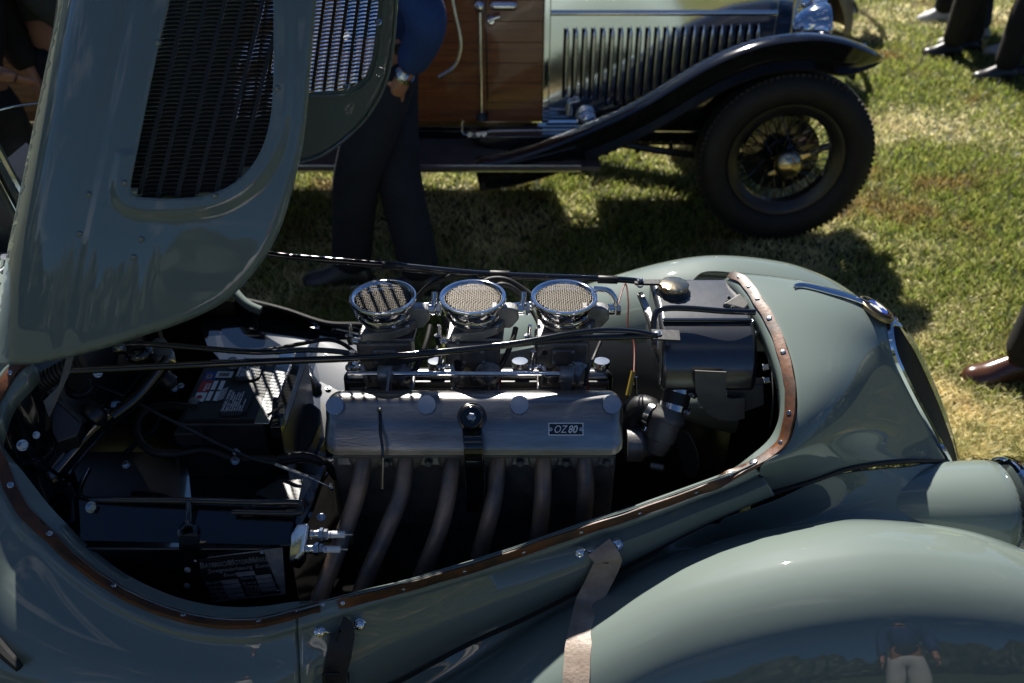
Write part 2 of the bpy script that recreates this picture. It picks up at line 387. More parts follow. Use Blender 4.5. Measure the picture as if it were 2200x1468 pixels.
CREASE = KZ([(-420, 800, .95), (-400, 850, .93), (-400, 930, .9), (-380, 1020, .85), (-330, 1110, .8), (-260, 1220, .74), (-190, 1330, .67), (-110, 1430, .60), (0, 1520, .54), (120, 1580, .5), (220, 1600, .48), (320, 1620, .47), (440, 1620, .46), (558, 1610, .455),
            (650, 1580, .44), (715, 1530, .43), (800, 1489, .42), (875, 1452, .425), (1000, 1385, .48), (1150, 1315, .54), (1300, 1238, .61), (1400, 1183, .65), (1504, 1126, .69), (1590, 1086, .72), (1660, 1058, .735)])
NS = len(CREASE)
def body_side():
    # rolled shoulder below the strip, then the flank down to the crease
    rows = []
    up = Vector((0, 0, 1))
    sp = SP[:NS]
    out = []
    for i, (s, c) in enumerate(zip(sp, CREASE)):
        d = (c-s); t = (SP[min(i+1, NS-1)]-SP[max(i-1, 0)]).normalized()
        n = t.cross(d).normalized()
        if n.y > 0: n = -n
        out.append((s, c, d, n))
    rows.append([s-d.normalized()*.011 for s, c, d, n in out])
    rows.append([s+d.normalized()*.011 for s, c, d, n in out])
    rows.append([s+d.normalized()*.016+n*.004 for s, c, d, n in out])
    rows.append([s+d.normalized()*.021+n*.006 for s, c, d, n in out])
    rows.append([s+d.normalized()*.027+n*.003 for s, c, d, n in out])
    rows.append([s+d.normalized()*.038+n*.0 for s, c, d, n in out])
    for q in (.3, .5, .7, .88, 1.0):
        rows.append([s+d*max(q, .06)+n*.03*math.sin(math.pi*min(q, 1)) for s, c, d, n in out])
    ri = 15
    a = [crv([r[i] for i in range(NS)], 6) for r in rows]
    return a
rows = body_side()
cut = 6*14  # seam between the cowl side and the long side panel
obj('cowl_side', MB().grid([r[:cut+1] for r in rows]), 'paint', CAR, solid=.0016, auto=60)
SIDE = obj('side_panel', MB().grid([[p+Vector((0, -.0016, .0006)) for p in r[cut:]] for r in rows]), 'paint', CAR, solid=.0016, auto=60)

# inner lip of the opening
INNER = [(80, 790), (62, 808), (25, 850), (4, 905), (2, 950), (62, 1030), (105, 1085), (140, 1122), (190, 1172), (262, 1228), (335, 1266), (404, 1290), (478, 1303), (558, 1303), (640, 1292), (705, 1288), (790, 1266), (865, 1247), (993, 1209), (1120, 1168), (1243, 1125), (1368, 1083), (1489, 1040), (1565, 1011), (1605, 985), (1655, 940), (1676, 885), (1676, 826), (1662, 768), (1637, 703), (1610, 656), (1584, 620), (1562, 604), (1552, 606)]
IN = [K(a, b, z=s[2]-.006) for (a, b), s in zip(INNER, STRIP)]
TOPE = [s-(c-s).normalized()*.0125*max(0, min(1, i-14, 24-i)) for i, (s, c) in enumerate(zip(SP[:NS], CREASE))]+SP[NS:]
a = crv(TOPE, 6); b = crv(IN, 6)
mid = [p.lerp(q, .5)+Vector((0, 0, .002)) for p, q in zip(a, b)]
dn = [q+Vector((0, 0, -.03)) for q in b]
obj('opening_flange', MB().grid([a, mid, b, dn]), 'paint', CAR, auto=70, solid=.001)
# leather strip in three lengths, with its screws
cen = crv(SP, 8)
wid = [.0105 if i > 8*13 and i < 8*23 else .0100 for i in range(len(cen))]
def strip_piece(i0, i1, nm='leather_strip'):
    A = []; Bq = []; N_ = []
    for i in range(i0, i1+1):
        c = cen[i]; t = (cen[min(i+1, len(cen)-1)]-cen[max(i-1, 0)]).normalized()
        # surface direction across the strip
        j = min(i/8, len(SP)-1.001); k = int(j); inn = IN[k].lerp(IN[k+1], j-k)
        w = (inn-c)
        if 14.5 < j < 23.5:
            dd = (SP[k].lerp(SP[k+1], j-k)-CREASE[k].lerp(CREASE[k+1], j-k)).normalized(); bl = min(1, (j-14.5)/1.2, (23.5-j)/1.5); w = w.normalized()*(1-bl)+dd*bl
        w = (w-t*w.dot(t)).normalized(); n = t.cross(w).normalized()
        if n.dot(Vector((0, -.6, .8))) < 0: n = -n
        jit = (math.sin(i*.9)+math.sin(i*.37+1))*.0006
        A.append(c+w*(wid[i]+jit)+n*.004); Bq.append(c-w*(wid[i]-jit)+n*.0045); N_.append(n)
    mb = MB(); rowsq = [A, [p+n*.003 for p, n in zip(A, N_)], [p.lerp(q, .5)+n*.0045 for p, q, n in zip(A, Bq, N_)], [p+n*.003 for p, n in zip(Bq, N_)], Bq, [q-n*.004 for q, n in zip(Bq, N_)]]
    mb.grid(rowsq); return obj(nm, mb, 'leather', CAR, auto=80), N_
allN = {}
for (i0, i1) in ((0, 8*15-2), (8*15+2, 8*32)):
    o, NN = strip_piece(i0, i1)
    for k, n in enumerate(NN): allN[i0+k] = n
scr = MB(); scr.lathe((0, 0, 0), (0, 0, 1), [(-.002, .0062), (.0005, .0062), (.0015, .0052), (.002, .003)], 14)
scr.box((0, 0, .0019), (.0009, .011, .0009))
S0 = None
for (px, py, s) in [(22, 806, 1), (20, 1047, 1.25), (103, 1152, 1.2), (243, 1266, 1), (394, 1330, 1), (558, 1341, 1), (638, 1320, .65), (697, 1303, .75), (733, 1293, .8), (865, 1259, .75), (996, 1221, .75), (1123, 1180, .75), (1246, 1137, .75), (1371, 1096, .75), (1492, 1052, .8), (1570, 1024, .9), (1621, 1001, 1.6), (1681, 957, .85), (1698, 887, .9), (1683, 764, 1.05), (1653, 688, 1.1), (1629, 650, 1), (1611, 621, .9), (1592, 600, .8)]:
    best = min(range(len(cen)), key=lambda i: abs((K(px, py, z=cen[i].z)-cen[i]).length)); n = allN.get(best, Vector((0, -.3, 1)))
    M = nframe(cen[best]+n*.009, n) @ Matrix.Rotation(px*1.7, 4, 'Z') @ Matrix.Scale(s*.8, 4)
    if S0 is None: S0 = obj('screw', scr, 'zinc', CAR, auto=30); S0.matrix_basis = M; S0.matrix_parent_inverse = WM['roadster'].inverted()
    else: inst(S0, M, CAR)

# nose
cr = KZ([(1655, 1058, .735), (1750, 1030, .75), (1832, 1003, .75), (1955, 989, .71), (2036, 990, .66)])
crr = resample(crv(cr, 8), 25)
def outw(i, d=.011):
    c = SP[i]; w = (IN[i]-c).normalized(); return c-w*d
A = [outw(i) for i in (24, 25, 26, 27, 28, 29, 30, 31, 32)]+[Vector((.44, 1.83, .95)), Vector((.43, 1.9, .90)), Vector((.42, 1.95, .83)), Vector((.41, 1.97, .74))]
Bp = [Vector(p) for p in ((.90, 1.536, .70), (.872, 1.548, .745), (.842, 1.558, .79), (.803, 1.572, .852), (.785, 1.585, .888), (.777, 1.60, .913), (.774, 1.62, .93), (.776, 1.65, .942), (.776, 1.68, .935), (.785, 1.715, .888), (.842, 1.742, .79), (.90, 1.764, .70), (.93, 1.775, .66))]
T0 = [(.26, .0, .05), (.27, .02, .04), (.28, .03, .02), (.30, .03, .01), (.3, .03, .0), (.3, .02, .01), (.3, -.02, .01), (.3, -.03, .0), (.3, 0, -.01), (.3, 0, -.01), (.3, 0, -.01), (.3, 0, -.0), (.3, 0, 0)]
T1 = [(.25, .09, -.12), (.24, .085, -.12), (.23, .075, -.13), (.22, .065, -.14), (.21, .05, -.15), (.20, .035, -.16), (.2, .02, -.16), (.2, .0, -.16), (.18, -.04, -.17), (.17, -.09, -.16), (.22, -.1, -.13), (.24, -.1, -.12), (.25, -.1, -.12)]
rowsn = [crr]
for a_, b_, t0, t1 in zip(A, Bp, T0, T1):
    t0 = Vector(t0); t1 = Vector(t1); r = []
    for k in range(25):
        t = k/24; r.append(a_*(2*t**3-3*t*t+1)+t0*(t**3-2*t*t+t)+b_*(-2*t**3+3*t*t)+t1*(t**3-t*t))
    rowsn.append(r)
# refine across
cols = [crv([r[k] for r in rowsn], 3) for k in range(25)]
obj('nose_cowl', MB().grid(cols), 'paint', CAR, auto=0, sub=1, solid=.0015)
# centre chrome strip on the nose
ct = crv([Vector((.50, 1.655, 1.006)), Vector((.56, 1.652, 1.006))]+[rowsn[8][k]+Vector((0, 0, .004)) for k in (8, 12, 16, 20, 23)]+[Vector((.81, 1.65, .915)), Vector((.847, 1.65, .872)), Vector((.93, 1.65, .737)), Vector((.99, 1.65, .62)), Vector((1.02, 1.65, .54)), Vector((1.05, 1.65, .42))], 6)
def band(cc, w0, w1, th, up=Vector((0, 0, 1))):
    A_ = []; B_ = []; C_ = []; n_ = len(cc)
    for i, c in enumerate(cc):
        t = (cc[min(i+1, n_-1)]-cc[max(i-1, 0)]).normalized(); s = Vector((0, 1, 0)); n = s.cross(t).normalized()
        if n.z < 0: n = -n
        w = w0+(w1-w0)*min(1, i/(n_*.45)); A_.append(c-s*w); C_.append(c+n*th); B_.append(c+s*w)
    return MB().grid([[p-Vector((0, 0, .002)) for p in A_], A_, [a.lerp(c, .8)+(c-a.lerp(b, .5))*.2 for a, b, c in zip(A_, B_, C_)], C_, [b.lerp(c, .8)+(c-a.lerp(b, .5))*.2 for a, b, c in zip(A_, B_, C_)], B_, [p-Vector((0, 0, .002)) for p in B_]])
i0 = 9
obj('centre_strip', band(ct[i0:32], .006, .014, .004), 'strip_chrome', CAR, auto=60)
obj('grille_bar', band(ct[35:], .007, .009, .006), 'strip_chrome', CAR, auto=60)
# roundel badge
bc = Vector((.752, 1.65, .955)); M = nframe(bc+Vector((.002, 0, .004)), Vector((.45, 0, .9)), (0, 1, 0))
bd = obj('badge', MB().lathe((0, 0, 0), (0, 0, 1), [(-.006, .041), (.001, .041), (.003, .039), (.003, .036), (.0022, .036)], 40), 'old_brass', CAR, auto=30); bd.matrix_basis = M; WM[bd.name] = M.copy()
r_ = obj('badge_ring', MB().lathe((0, 0, 0), (0, 0, 1), [(.001, .0355), (.0042, .0355), (.005, .028), (.0046, .0225), (.001, .0225)], 40, caps=False), 'gloss_black', bd); r_.matrix_basis = M
def quad(a0, a1, r=.0222): return [Vector((0, 0, .0045))]+[Vector((math.cos(a)*r, math.sin(a)*r, .0045)) for a in [a0+(a1-a0)*i/8 for i in range(9)]]
for q in range(4):
    o = obj('badge_quarter', MB().prism(quad(q*math.pi/2, (q+1)*math.pi/2), (0, 0, .0012)), 'print_blue' if q % 2 else 'porcelain', bd, smooth=False); o.matrix_basis = M
for i, ch in enumerate('BMW'):
    a = R(90+38*(1-i)); text(ch, M @ Matrix.Rotation(a-R(90), 4, 'Z') @ Matrix.Translation((0, .0262, .0048)), .0095, 'zinc', bd, align='CENTER')
# kidneys: chrome frame, dark slats
def kidney(sg):
    f = lambda p: Vector((p[0], YC+sg*(YC-p[1]), p[2]))
    outer = [(.779, 1.632, .935), (.776, 1.606, .918), (.783, 1.588, .890), (.803, 1.573, .852), (.842, 1.559, .79), (.872, 1.549, .745), (.90, 1.537, .70), (.93, 1.527, .655), (.965, 1.52, .58), (.99, 1.535, .52), (1.02, 1.575, .485)]
    inner = [(.80, 1.637, .925), (.847, 1.637, .868), (.93, 1.637, .733), (.99, 1.637, .617), (1.02, 1.637, .54), (1.03, 1.625, .49), (1.02, 1.575, .485)]
    loop = crv([f(p) for p in outer], 4)+crv([f(p) for p in inner][::-1], 4)
    fr = obj('kidney_frame', MB().tube(loop+[loop[0]], .0085, 8, 1), 'chrome', CAR)
    o = crv([f(p) for p in outer], 6); o = resample(o, 30); n_ = resample(crv([f(p) for p in inner[:6]], 6), 30)
    for k in range(8):
        w = (k+.5)/8; c = [p.lerp(q, w)+Vector((-.003+.010*math.sin(w*3.14), 0, .004)) for p, q in zip(o, n_)]
        m_ = MB(); d = Vector((-.02, 0, -.004)); s = Vector((0, .0035, 0))
        m_.grid([[p-s+d for p in c], [p-s for p in c], [p+s for p in c], [p+s+d for p in c]]); obj('grille_slat', m_, 'rubber', fr, auto=50)
    obj('grille_backing', MB().grid([[p+Vector((-.03, 0, -.01)) for p in o], [p+Vector((-.03, 0, -.01)) for p in n_]]), 'black_cavity', fr)
kidney(1); kidney(-1)

# front wings
def wing(sg, dx, name):
    ST = [(-.50, .96, .25, .17, 1.13, .36), (-.35, .98, .30, .18, 1.13, .37), (-.233, 1.0, .41, .185, 1.150, .425), (-.09, 1.035, .495, .19, 1.186, .48), (.045, 1.075, .578, .19, 1.217, .54), (.177, 1.105, .648, .19, 1.243, .605), (.285, 1.125, .702, .19, 1.275, .648), (.402, 1.13, .748, .19, 1.315, .69),
          (.50, 1.13, .777, .19, 1.335, .715), (.60, 1.13, .794, .19, 1.37, .745), (.70, 1.13, .792, .19, 1.41, .735), (.807, 1.13, .776, .19, 1.45, .71), (.884, 1.13, .752, .19, 1.49, .685), (.967, 1.13, .712, .19, 1.50, .63), (1.05, 1.13, .65, .19, 1.48, .56), (1.13, 1.13, .55, .18, 1.44, .48), (1.18, 1.13, .44, .17, 1.40, .40), (1.2, 1.13, .32, .16, 1.38, .3)]
    if sg < 0: ST = [s for s in ST if s[0] > -.1]
    rows = []
    for (x, m_, zc, r, cy, cz) in ST:
        pts = [Vector((x, cy+.004, cz-.002))]
        th0 = R(78)
        if cy < m_+r*.95: th0 = math.asin(max(-.9, min(.9, (cy-.02-m_)/r)))
        else:
            pts.append(Vector((x, (cy+m_+r)/2, min(cz-.03, zc-r*.75)))); th0 = R(70)
        if len(pts) == 1: pts.append(pts[0].lerp(Vector((x, m_+r*math.sin(th0), zc-r+r*math.cos(th0))), .5))
        for k in range(7):
            th = th0*(1-k/6); pts.append(Vector((x, m_+r*math.sin(th), zc-r+r*math.cos(th))))
        yy, zz = m_, zc; q_ = r/.19; th = 0
        while th < 95:      # tight over the crown, then a flatter outer flank
            rr_ = (.125 if th < 40 else .20 if th < 54 else .38 if th < 70 else .17)*q_; a0 = R(th+2.5); yy -= rr_*math.cos(a0)*R(5); zz -= rr_*math.sin(a0)*R(5); th += 5
            if th % 10 == 5 or th in (50, 70): pts.append(Vector((x, yy, zz)))
        pts.append(Vector((x, yy+.004, zz-.12))); pts.append(Vector((x, yy+.012, zz-.24)))
        if sg < 0: pts = [Vector((p.x+dx, 2*YC-p.y, p.z)) for p in pts]
        rows.append(pts)
    cols = [crv([r[k] for r in rows], 3) for k in range(len(rows[0]))]
    return obj(name, MB().grid(cols), 'paint', CAR, auto=0, sub=2, solid=.002)
w1 = wing(1, 0, 'front_wing'); w2 = wing(-1, -.08, 'front_wing')
# rubber beading along the wing joint
cb = crv([p for p in CREASE[16:]]+cr[1:], 6)
obj('wing_beading', MB().tube([p+Vector((0, -.003, .0)) for p in cb], .0048, 8, 1), 'rubber', CAR)
# headlamp pods
def pod(y, dx=0, nm='headlamp_pod'):
    prof = [(0, .003), (.05, .03), (.13, .06), (.22, .082), (.32, .1), (.42, .11), (.50, .113), (.54, .112)]
    p = obj(nm, MB().lathe((.49+dx, y, .575), (1, 0, .03), prof, 40), 'paint', CAR, sub=1, auto=0)
    obj('headlamp_ring', MB().lathe((1.028+dx, y, .591), (1, 0, .03), [(-.004, .111), (.0, .117), (.012, .118), (.022, .112), (.026, .1), (.022, .096)], 40, caps=False), 'chrome', p)
    obj('headlamp_lens', MB().lathe((1.04+dx, y, .592), (1, 0, .03), [(0, .1), (.014, .085), (.026, .05), (.03, .001)], 32), 'headlamp_glass', p)
pod(1.435); pod(1.83, -.14)

# strap fixings
HIT = shoot([SIDE, w1])
def strap(knobs, path, w, m_):
    P_ = []
    for (px, py) in knobs:
        c, n = HIT(px, py); P_.append((c, n))
        q = MB(); q.lathe(c-n*.004, n, [(0, .0115), (.003, .0115), (.005, .0085), (.008, .0078), (.012, .0088), (.015, .006), (.016, .001)], 18)
        obj('strap_stud', q, 'chrome', CAR)
    (a_, n1), (b_, n2) = P_; n = n1*.010
    obj('strap_loop', MB().tube([a_+n, a_.lerp(b_, .12)+n*1.2+Vector((0, 0, -.002)), a_.lerp(b_, .25)+n*1.1+Vector((0, 0, -.010)), a_.lerp(b_, .5)+n*1.1+Vector((0, 0, -.011)), a_.lerp(b_, .75)+n*1.1+Vector((0, 0, -.009)), a_.lerp(b_, .88)+n*1.2+Vector((0, 0, -.002)), b_+n], .0022, 8, 5), 'chrome', CAR)
    A_ = []; B_ = []; M_ = []; N_ = []
    ctl = [(HIT(x, y, l)) for x, y, l in path]; k0 = len(ctl)
    A_ = crv([c for c, n in ctl], 8); k_ = len(A_); N_ = []
    for i in range(k_):
        q = i/(k_-1)*(k0-1); j = min(int(q), k0-2); N_.append(ctl[j][1].lerp(ctl[j+1][1], q-j).normalized())
    rows_ = [[], [], [], [], []]
    for i in range(k_):
        t = (A_[min(i+1, k_-1)]-A_[max(i-1, 0)]).normalized(); s_ = Vector((1, .0, .22)); s_ = (s_-t*s_.dot(t)).normalized(); n0_ = t.cross(s_); N_[i] = (n0_ if n0_.dot(N_[i]) > 0 else -n0_).normalized(); ww = w*(1-.08*i/k_)*(1+.008*math.sin(i*.8)); c = A_[i]; n_ = N_[i]; cl = .0012*math.sin(i*.5)
        for r_, (u, z) in zip(rows_, ((-1, 0), (-1, .0035), (0, .0045+cl), (1, .0035), (1, 0))): r_.append(c+s_*ww*u+n_*z)
    return obj('bonnet_strap', MB().grid(rows_+[rows_[0]]), m_, CAR, auto=60)
strap([(1247, 1186), (1325, 1169)], [(1288, 1181, .013), (1300, 1189, .016), (1298, 1208, .012), (1268, 1296, .004), (1256, 1335, .002), (1244, 1390, .002), (1240, 1440, .002), (1237, 1500, .002)], .0245, 'pale_leather')
strap([(688, 1357), (773, 1342)], [(728, 1349, .013), (734, 1357, .015), (726, 1395, .012), (716, 1445, .010), (711, 1500, .010)], .022, 'black_leather')
bk_ = [HIT(x, y, .017)[0] for x, y in ((686, 1438), (742, 1436), (744, 1462), (684, 1464), (686, 1438))]
obj('strap_buckle', MB().tube(bk_, .003, 6, 1), 'worn_black', CAR)
# black rubber grab seal low on the cowl
p = [K(-90, 1225, z=.71), K(-30, 1308, z=.66), K(15, 1365, z=.63), K(62, 1412, z=.61)]
obj('door_hinge_strap', MB().tube([q+Vector((0, -.03, .01)) for q in p], [.010, .013, .012, .008], 8, 5), 'rubber', CAR)

# ================================================================ raised bonnet
def ridge_x(y): return 130-y*.2097 if y < 620 else -.0-(y-620)*.03
OUT = [(190, -320), (160, -160), (130, 0), (100, 140), (70, 285), (45, 405), (20, 522), (0, 630), (-12, 710), (-14, 775), (40, 783), (100, 778), (200, 755), (300, 724), (400, 690), (480, 650), (530, 604), (570, 553), (600, 497), (622, 430), (640, 360), (652, 300), (661, 220), (668, 130), (676, 40), (684, -60), (692, -180), (700, -320)]
WIN = [(366, -10), (345, 80), (318, 210), (298, 310), (284, 380), (281, 405), (288, 420), (315, 425), (360, 427), (415, 424), (470, 411), (520, 380), (555, 335), (576, 280), (585, 220), (588, 140), (588, 60), (587, -40), (586, -150), (584, -250), (420, -250), (392, -130)]
OUTs = crv2(OUT[:-1]+[OUT[-1]], 3, closed=False); WINs = crv2(WIN, 3)
def rx(y):
    R_ = OUT[:10]
    for (x0, y0), (x1, y1) in zip(R_, R_[1:]):
        if y0 <= y <= y1: return x0+(x1-x0)*(y-y0)/(y1-y0)
    return R_[0][0] if y < R_[0][1] else R_[-1][0]
def bonnetY(x, y):
    d = (x-rx(y)); base = 1.255+.19*(1-max(-.35, min(1, (y+60)/840)))
    w = 330; g = max(0, 1-d/w); c = .06*(g**2)                     # leans back to the crown
    w2 = 70; g2 = max(0, min(1, 1-d/w2)); c += .05*g2**4
    # flute beside the crown
    c += .004*math.exp(-((d-150)/16)**2)
    # inward roll of the lower rim
    return base+c
def bonnet_near(x, y):
    Y = bonnetY(x, y); dd = dpoly(x, y, WINs)
    e = 38
    if y > 330 or x > 450:
        s = max(0, min(1, (e+9-dd)/18)); Y -= .0055*(s*s*(3-2*s))
    edge = dpoly(x, y, OUT[9:], closed=False)
    Y += .006*max(0, 1-edge/14)**2
    return K(x, y, Y=Y)
BON = obj('bonnet_panel', sheet(OUTs, [WINs], 9, bonnet_near), 'paint', CAR, auto=50, solid=.0015, soff=0)
# crown of the bonnet (top face, turned towards the windscreen) and the far flank
def pr(p): return Vector((p.x, 2*YC-p.y, p.z))
side = [bonnet_near(x, y) for x, y in OUTs[:28]]
rowc = []
for k in range(13):
    t = k/12; r = []
    for p in side:
        q = pr(p); m_ = p.lerp(q, t); m_ = m_+Vector((-.06, 0, .0))*math.sin(math.pi*t)*1.0+Vector((.014, .012, 0)); r.append(m_)
    rowc.append(r)
obj('bonnet_crown', MB().grid(rowc), 'paint', BON, auto=0, solid=.0015)
OF = [(600, -320), (600, 0), (600, 345), (650, 348), (690, 335), (735, 305), (780, 262), (812, 215), (832, 165), (843, 110), (849, 50), (852, 0), (856, -120), (860, -320)]
WF = [(560, -35), (485, 238), (500, 256), (560, 254), (620, 228), (664, 199), (700, 196), (735, 194), (762, 184), (784, 166), (798, 130), (806, 80), (812, 20), (814, -35)]
OFs = crv2(OF, 3); 
WFs = crv2(WF, 3)
def farY(x, y): return 1.90+.12*max(-.35, min(1, y/350))+.03*(850-x)/250
far = obj('far_bonnet_panel', sheet([(240, -320), (165, 60), (110, 420), (500, 420), (560, 395), (610, 365)]+OF[3:], [WF], 16, lambda x, y: K(x, y, Y=farY(x, y)+.0)), 'paint', BON, auto=50, solid=.0015)
# rolled hem and inner rib of the far flank
obj('bonnet_hem', MB().tube([K(x, y, Y=farY(x, y)-.003) for x, y in crv2([(560, 395), (610, 365)]+OF[3:], 4, closed=False)], .0035, 6, 1), 'paint', far)
obj('window_rib', MB().tube([K(x, y, Y=farY(x, y)-.003) for x, y in crv2([(660, 208), (700, 207), (740, 205), (775, 192), (800, 168), (812, 130), (820, 80), (826, 20), (832, -60), (836, -250)], 4, closed=False)], .004, 6, 1), 'paint', far)
# the bonnet runs on upwards towards its front end
def up_ext(e, d, m):
    return [[p+Vector(d)*t*1.0+Vector((0, m*.10*t*t, 0)) for p in e] for t in (0, .33, .66, 1)]
e1 = [bonnet_near(x, -318) for x in range(192, 700, 30)]; obj('bonnet_front_part', MB().grid(up_ext(e1, (.02, .16, .75), 1)), 'paint', BON, auto=60, solid=.0015)
e2 = [K(x, -318, Y=farY(x, -318)) for x in range(245, 860, 40)]; obj('bonnet_front_part', MB().grid(up_ext(e2, (.0, -.14, .75), -1)), 'paint', BON, auto=60, solid=.0015)
e3 = [r[0] for r in rowc]; obj('bonnet_front_part', MB().grid(up_ext(e3, (.04, 0, .75), 0)), 'paint', BON, auto=60, solid=.0015)
# louvres: fins between uprights
def fins(poly, x0, x1, y0, y1, Yf, slope, pitch, barw, row, mfin, par, off, tilt, finth, flen):
    """columns of small horizontal fins between slanting uprights"""
    bars = []; k = 0; x = x0
    while x < x1:
        c = []; y = y1
        while y >= y0:
            xx = x+(y1-y)*slope
            if inpoly(xx, y, poly): c.append((xx, y))
            y -= 6
        if len(c) > 3:
            A_ = [K(a_-barw/2, b_, Y=Yf(a_, b_)+off) for a_, b_ in c]; B_ = [K(a_+barw/2, b_, Y=Yf(a_, b_)+off) for a_, b_ in c]
            obj('louvre_upright', MB().ribbon(A_, B_, .006, Vector((0, 1, .3))), 'rubber', par, smooth=False)
        x += pitch
    mb = MB(); y = y1
    while y >= y0:
        x = x0-pitch
        while x < x1:
            xa = x+(y1-y)*slope+barw/2; xb = xa+pitch-barw; xm = (xa+xb)/2
            if inpoly(xm, y, poly):
                yy = y+(row*.25 if int((x-x0)/pitch) % 2 else 0)
                p = [K(xa, yy+tilt, Y=Yf(xa, yy)+off+.002), K(xm, yy+tilt*.2-.8, Y=Yf(xm, yy)+off+.002), K(xb, yy-tilt*.4, Y=Yf(xb, yy)+off+.002)]
                q = [v+Vector((0, flen, flen*.25)) for v in p]; dz = Vector((0, 0, -finth))
                mb.grid([p, q, [v+dz for v in q], [v+dz for v in p], p])
            x += pitch
        y -= row
    return obj('louvre_fins', mb, mfin, par, auto=30, kind='stuff')
fins(WINs, 255, 700, -240, 430, bonnetY, .245, 41, 9.5, 9.2, 'worn_black', BON, .012, .5, .0016, .008)
fins(WF, 442, 860, -240, 260, farY, .13, 24.5, 7, 8.2, 'chrome', far, .006, 2.0, .0012, .006)
rv = None
def rivet(px, py, Yf, par, r, m_, n):
    M = nframe(K(px, py, Y=Yf), n) @ Matrix.Scale(r, 4); return M
for (px, py) in [(340, 92), (596, 190), (268, 393), (462, 421), (192, 418), (172, 502), (304, 514), (288, 553)]:
    M = nframe(bonnet_near(px, py)+Vector((0, -.001, 0)), Vector((.1, -1, .12))) @ Matrix.Scale(.0052, 4)
    if rv is None:
        rv = obj('rivet', MB().lathe((0, 0, 0), (0, 0, 1), [(-.3, 1), (.1, 1), (.4, .9), (.55, .65), (.6, .3), (.6, .01)], 20), 'paint', BON); rv.matrix_basis = M
    else: inst(rv, M, BON)
for (px, py) in [(813, 47), (744, 186)]:
    o = obj('screw', MB().lathe((0, 0, 0), (0, 0, 1), [(-.3, 1.1), (.1, 1.1), (.15, .75), (.5, .7), (.5, .4), (.3, .35)], 20), 'zinc', far); o.matrix_basis = nframe(K(px, py, Y=farY(px, py)-.004), Vector((0, -1, .3))) @ Matrix.Scale(.0068, 4)
# ================================================================ engine bay
X_ = Vector((1, 0, 0)); Y_ = Vector((0, 1, 0)); Z_ = Vector((0, 0, 1))
def bolt(c, n, r, par, m_='zinc', name='bolt', h=.8, slot=False):
    mb = MB(); mb.lathe((0, 0, 0), Z_, [(-.2, 1.35), (.12, 1.35), (.12, 1.0)], 16)
    if slot: mb.lathe((0, 0, 0), Z_, [(.1, 1), (h*.6, .95), (h*.8, .6), (h*.8, .05)], 16); mb.box((0, 0, h*.8), (.3, 1.7, .12))
    else: mb.lathe((0, 0, 0), Z_, [(.1, 1), (h, 1), (h+.1, .8), (h+.1, .01)], 6)
    o = obj(name, mb, m_, par, auto=25); M = nframe(c, n) @ Matrix.Rotation(c[0]*40, 4, 'Z') @ Matrix.Scale(r, 4); o.matrix_basis = (WM[par.name].inverted() if False else Matrix()) @ M; WM[o.name] = M
    return o
# dark tub of the bay: floor, bulkhead, near and far inner sides
tub = MB()
tub.add([Vector(p) for p in ((-1.15, 1.05, .22), (.62, 1.05, .22), (.62, 1.95, .22), (.22, 1.95, .22), (.22, 1.70, .22), (-.34, 1.70, .22), (-.34, 2.0, .22), (-1.15, 2.0, .22))], [tuple(range(8))])
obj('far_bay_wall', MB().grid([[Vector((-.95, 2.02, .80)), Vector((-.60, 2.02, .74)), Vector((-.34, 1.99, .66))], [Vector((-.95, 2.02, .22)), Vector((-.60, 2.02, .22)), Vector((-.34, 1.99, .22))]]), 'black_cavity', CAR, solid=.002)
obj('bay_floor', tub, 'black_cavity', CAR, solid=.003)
inn = crv(IN, 3)[:3*25]
obj('bay_side', MB().grid([[p+Vector((0, .004, -.022)) for p in inn], [Vector((p.x, p.y+.012, .22)) for p in inn]]), 'gloss_black', CAR, auto=60)
# front bulkhead / radiator core behind the tank
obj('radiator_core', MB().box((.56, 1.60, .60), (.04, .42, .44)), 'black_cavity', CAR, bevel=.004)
arch = [Vector((p.x+.012, p.y, p.z-.03)) for p in crv(SP[24:], 3)]
obj('front_baffle', MB().grid([arch, [Vector((p.x+.05, 1.62+(p.y-1.62)*.86, p.z-.08)) for p in arch], [Vector((.6, 1.62+(p.y-1.62)*.5, .6)) for p in arch]]), 'satin_black', CAR, auto=60)

# bulkhead (scuttle) at the rear of the bay
bulk = KZ([(60, 800, .97), (190, 795, .95), (330, 745, .93), (430, 700, .90), (500, 655, .86)])
top = crv([Vector((-.93, 1.30, .90)), Vector((-.95, 1.42, 1.0)), Vector((-.95, 1.65, 1.03)), Vector((-.93, 1.88, .99)), Vector((-.90, 2.02, .88))], 5)
obj('bulkhead', MB().grid([top, [Vector((p.x, p.y, .22)) for p in top]]), 'satin_black', CAR, solid=.002)
# scuttle top running back from the opening to the windscreen
sc0 = crv([SP[3], SP[2], SP[1], SP[0], Vector((-.96, 1.5, 1.02)), Vector((-.96, 1.65, 1.03)), Vector((-.94, 1.85, .99)), Vector((-.90, 2.0, .90)), Vector((-.87, 2.06, .76))], 5)
obj('scuttle', MB().grid([[p+Vector((-.012, 0, 0)) for p in sc0], [p+Vector((-.14, 0, .012)) for p in sc0], [p+Vector((-.40, 0, .03)) for p in sc0], [p+Vector((-.75, 0, .0)) for p in sc0]]), 'paint', CAR, auto=60, solid=.0015)

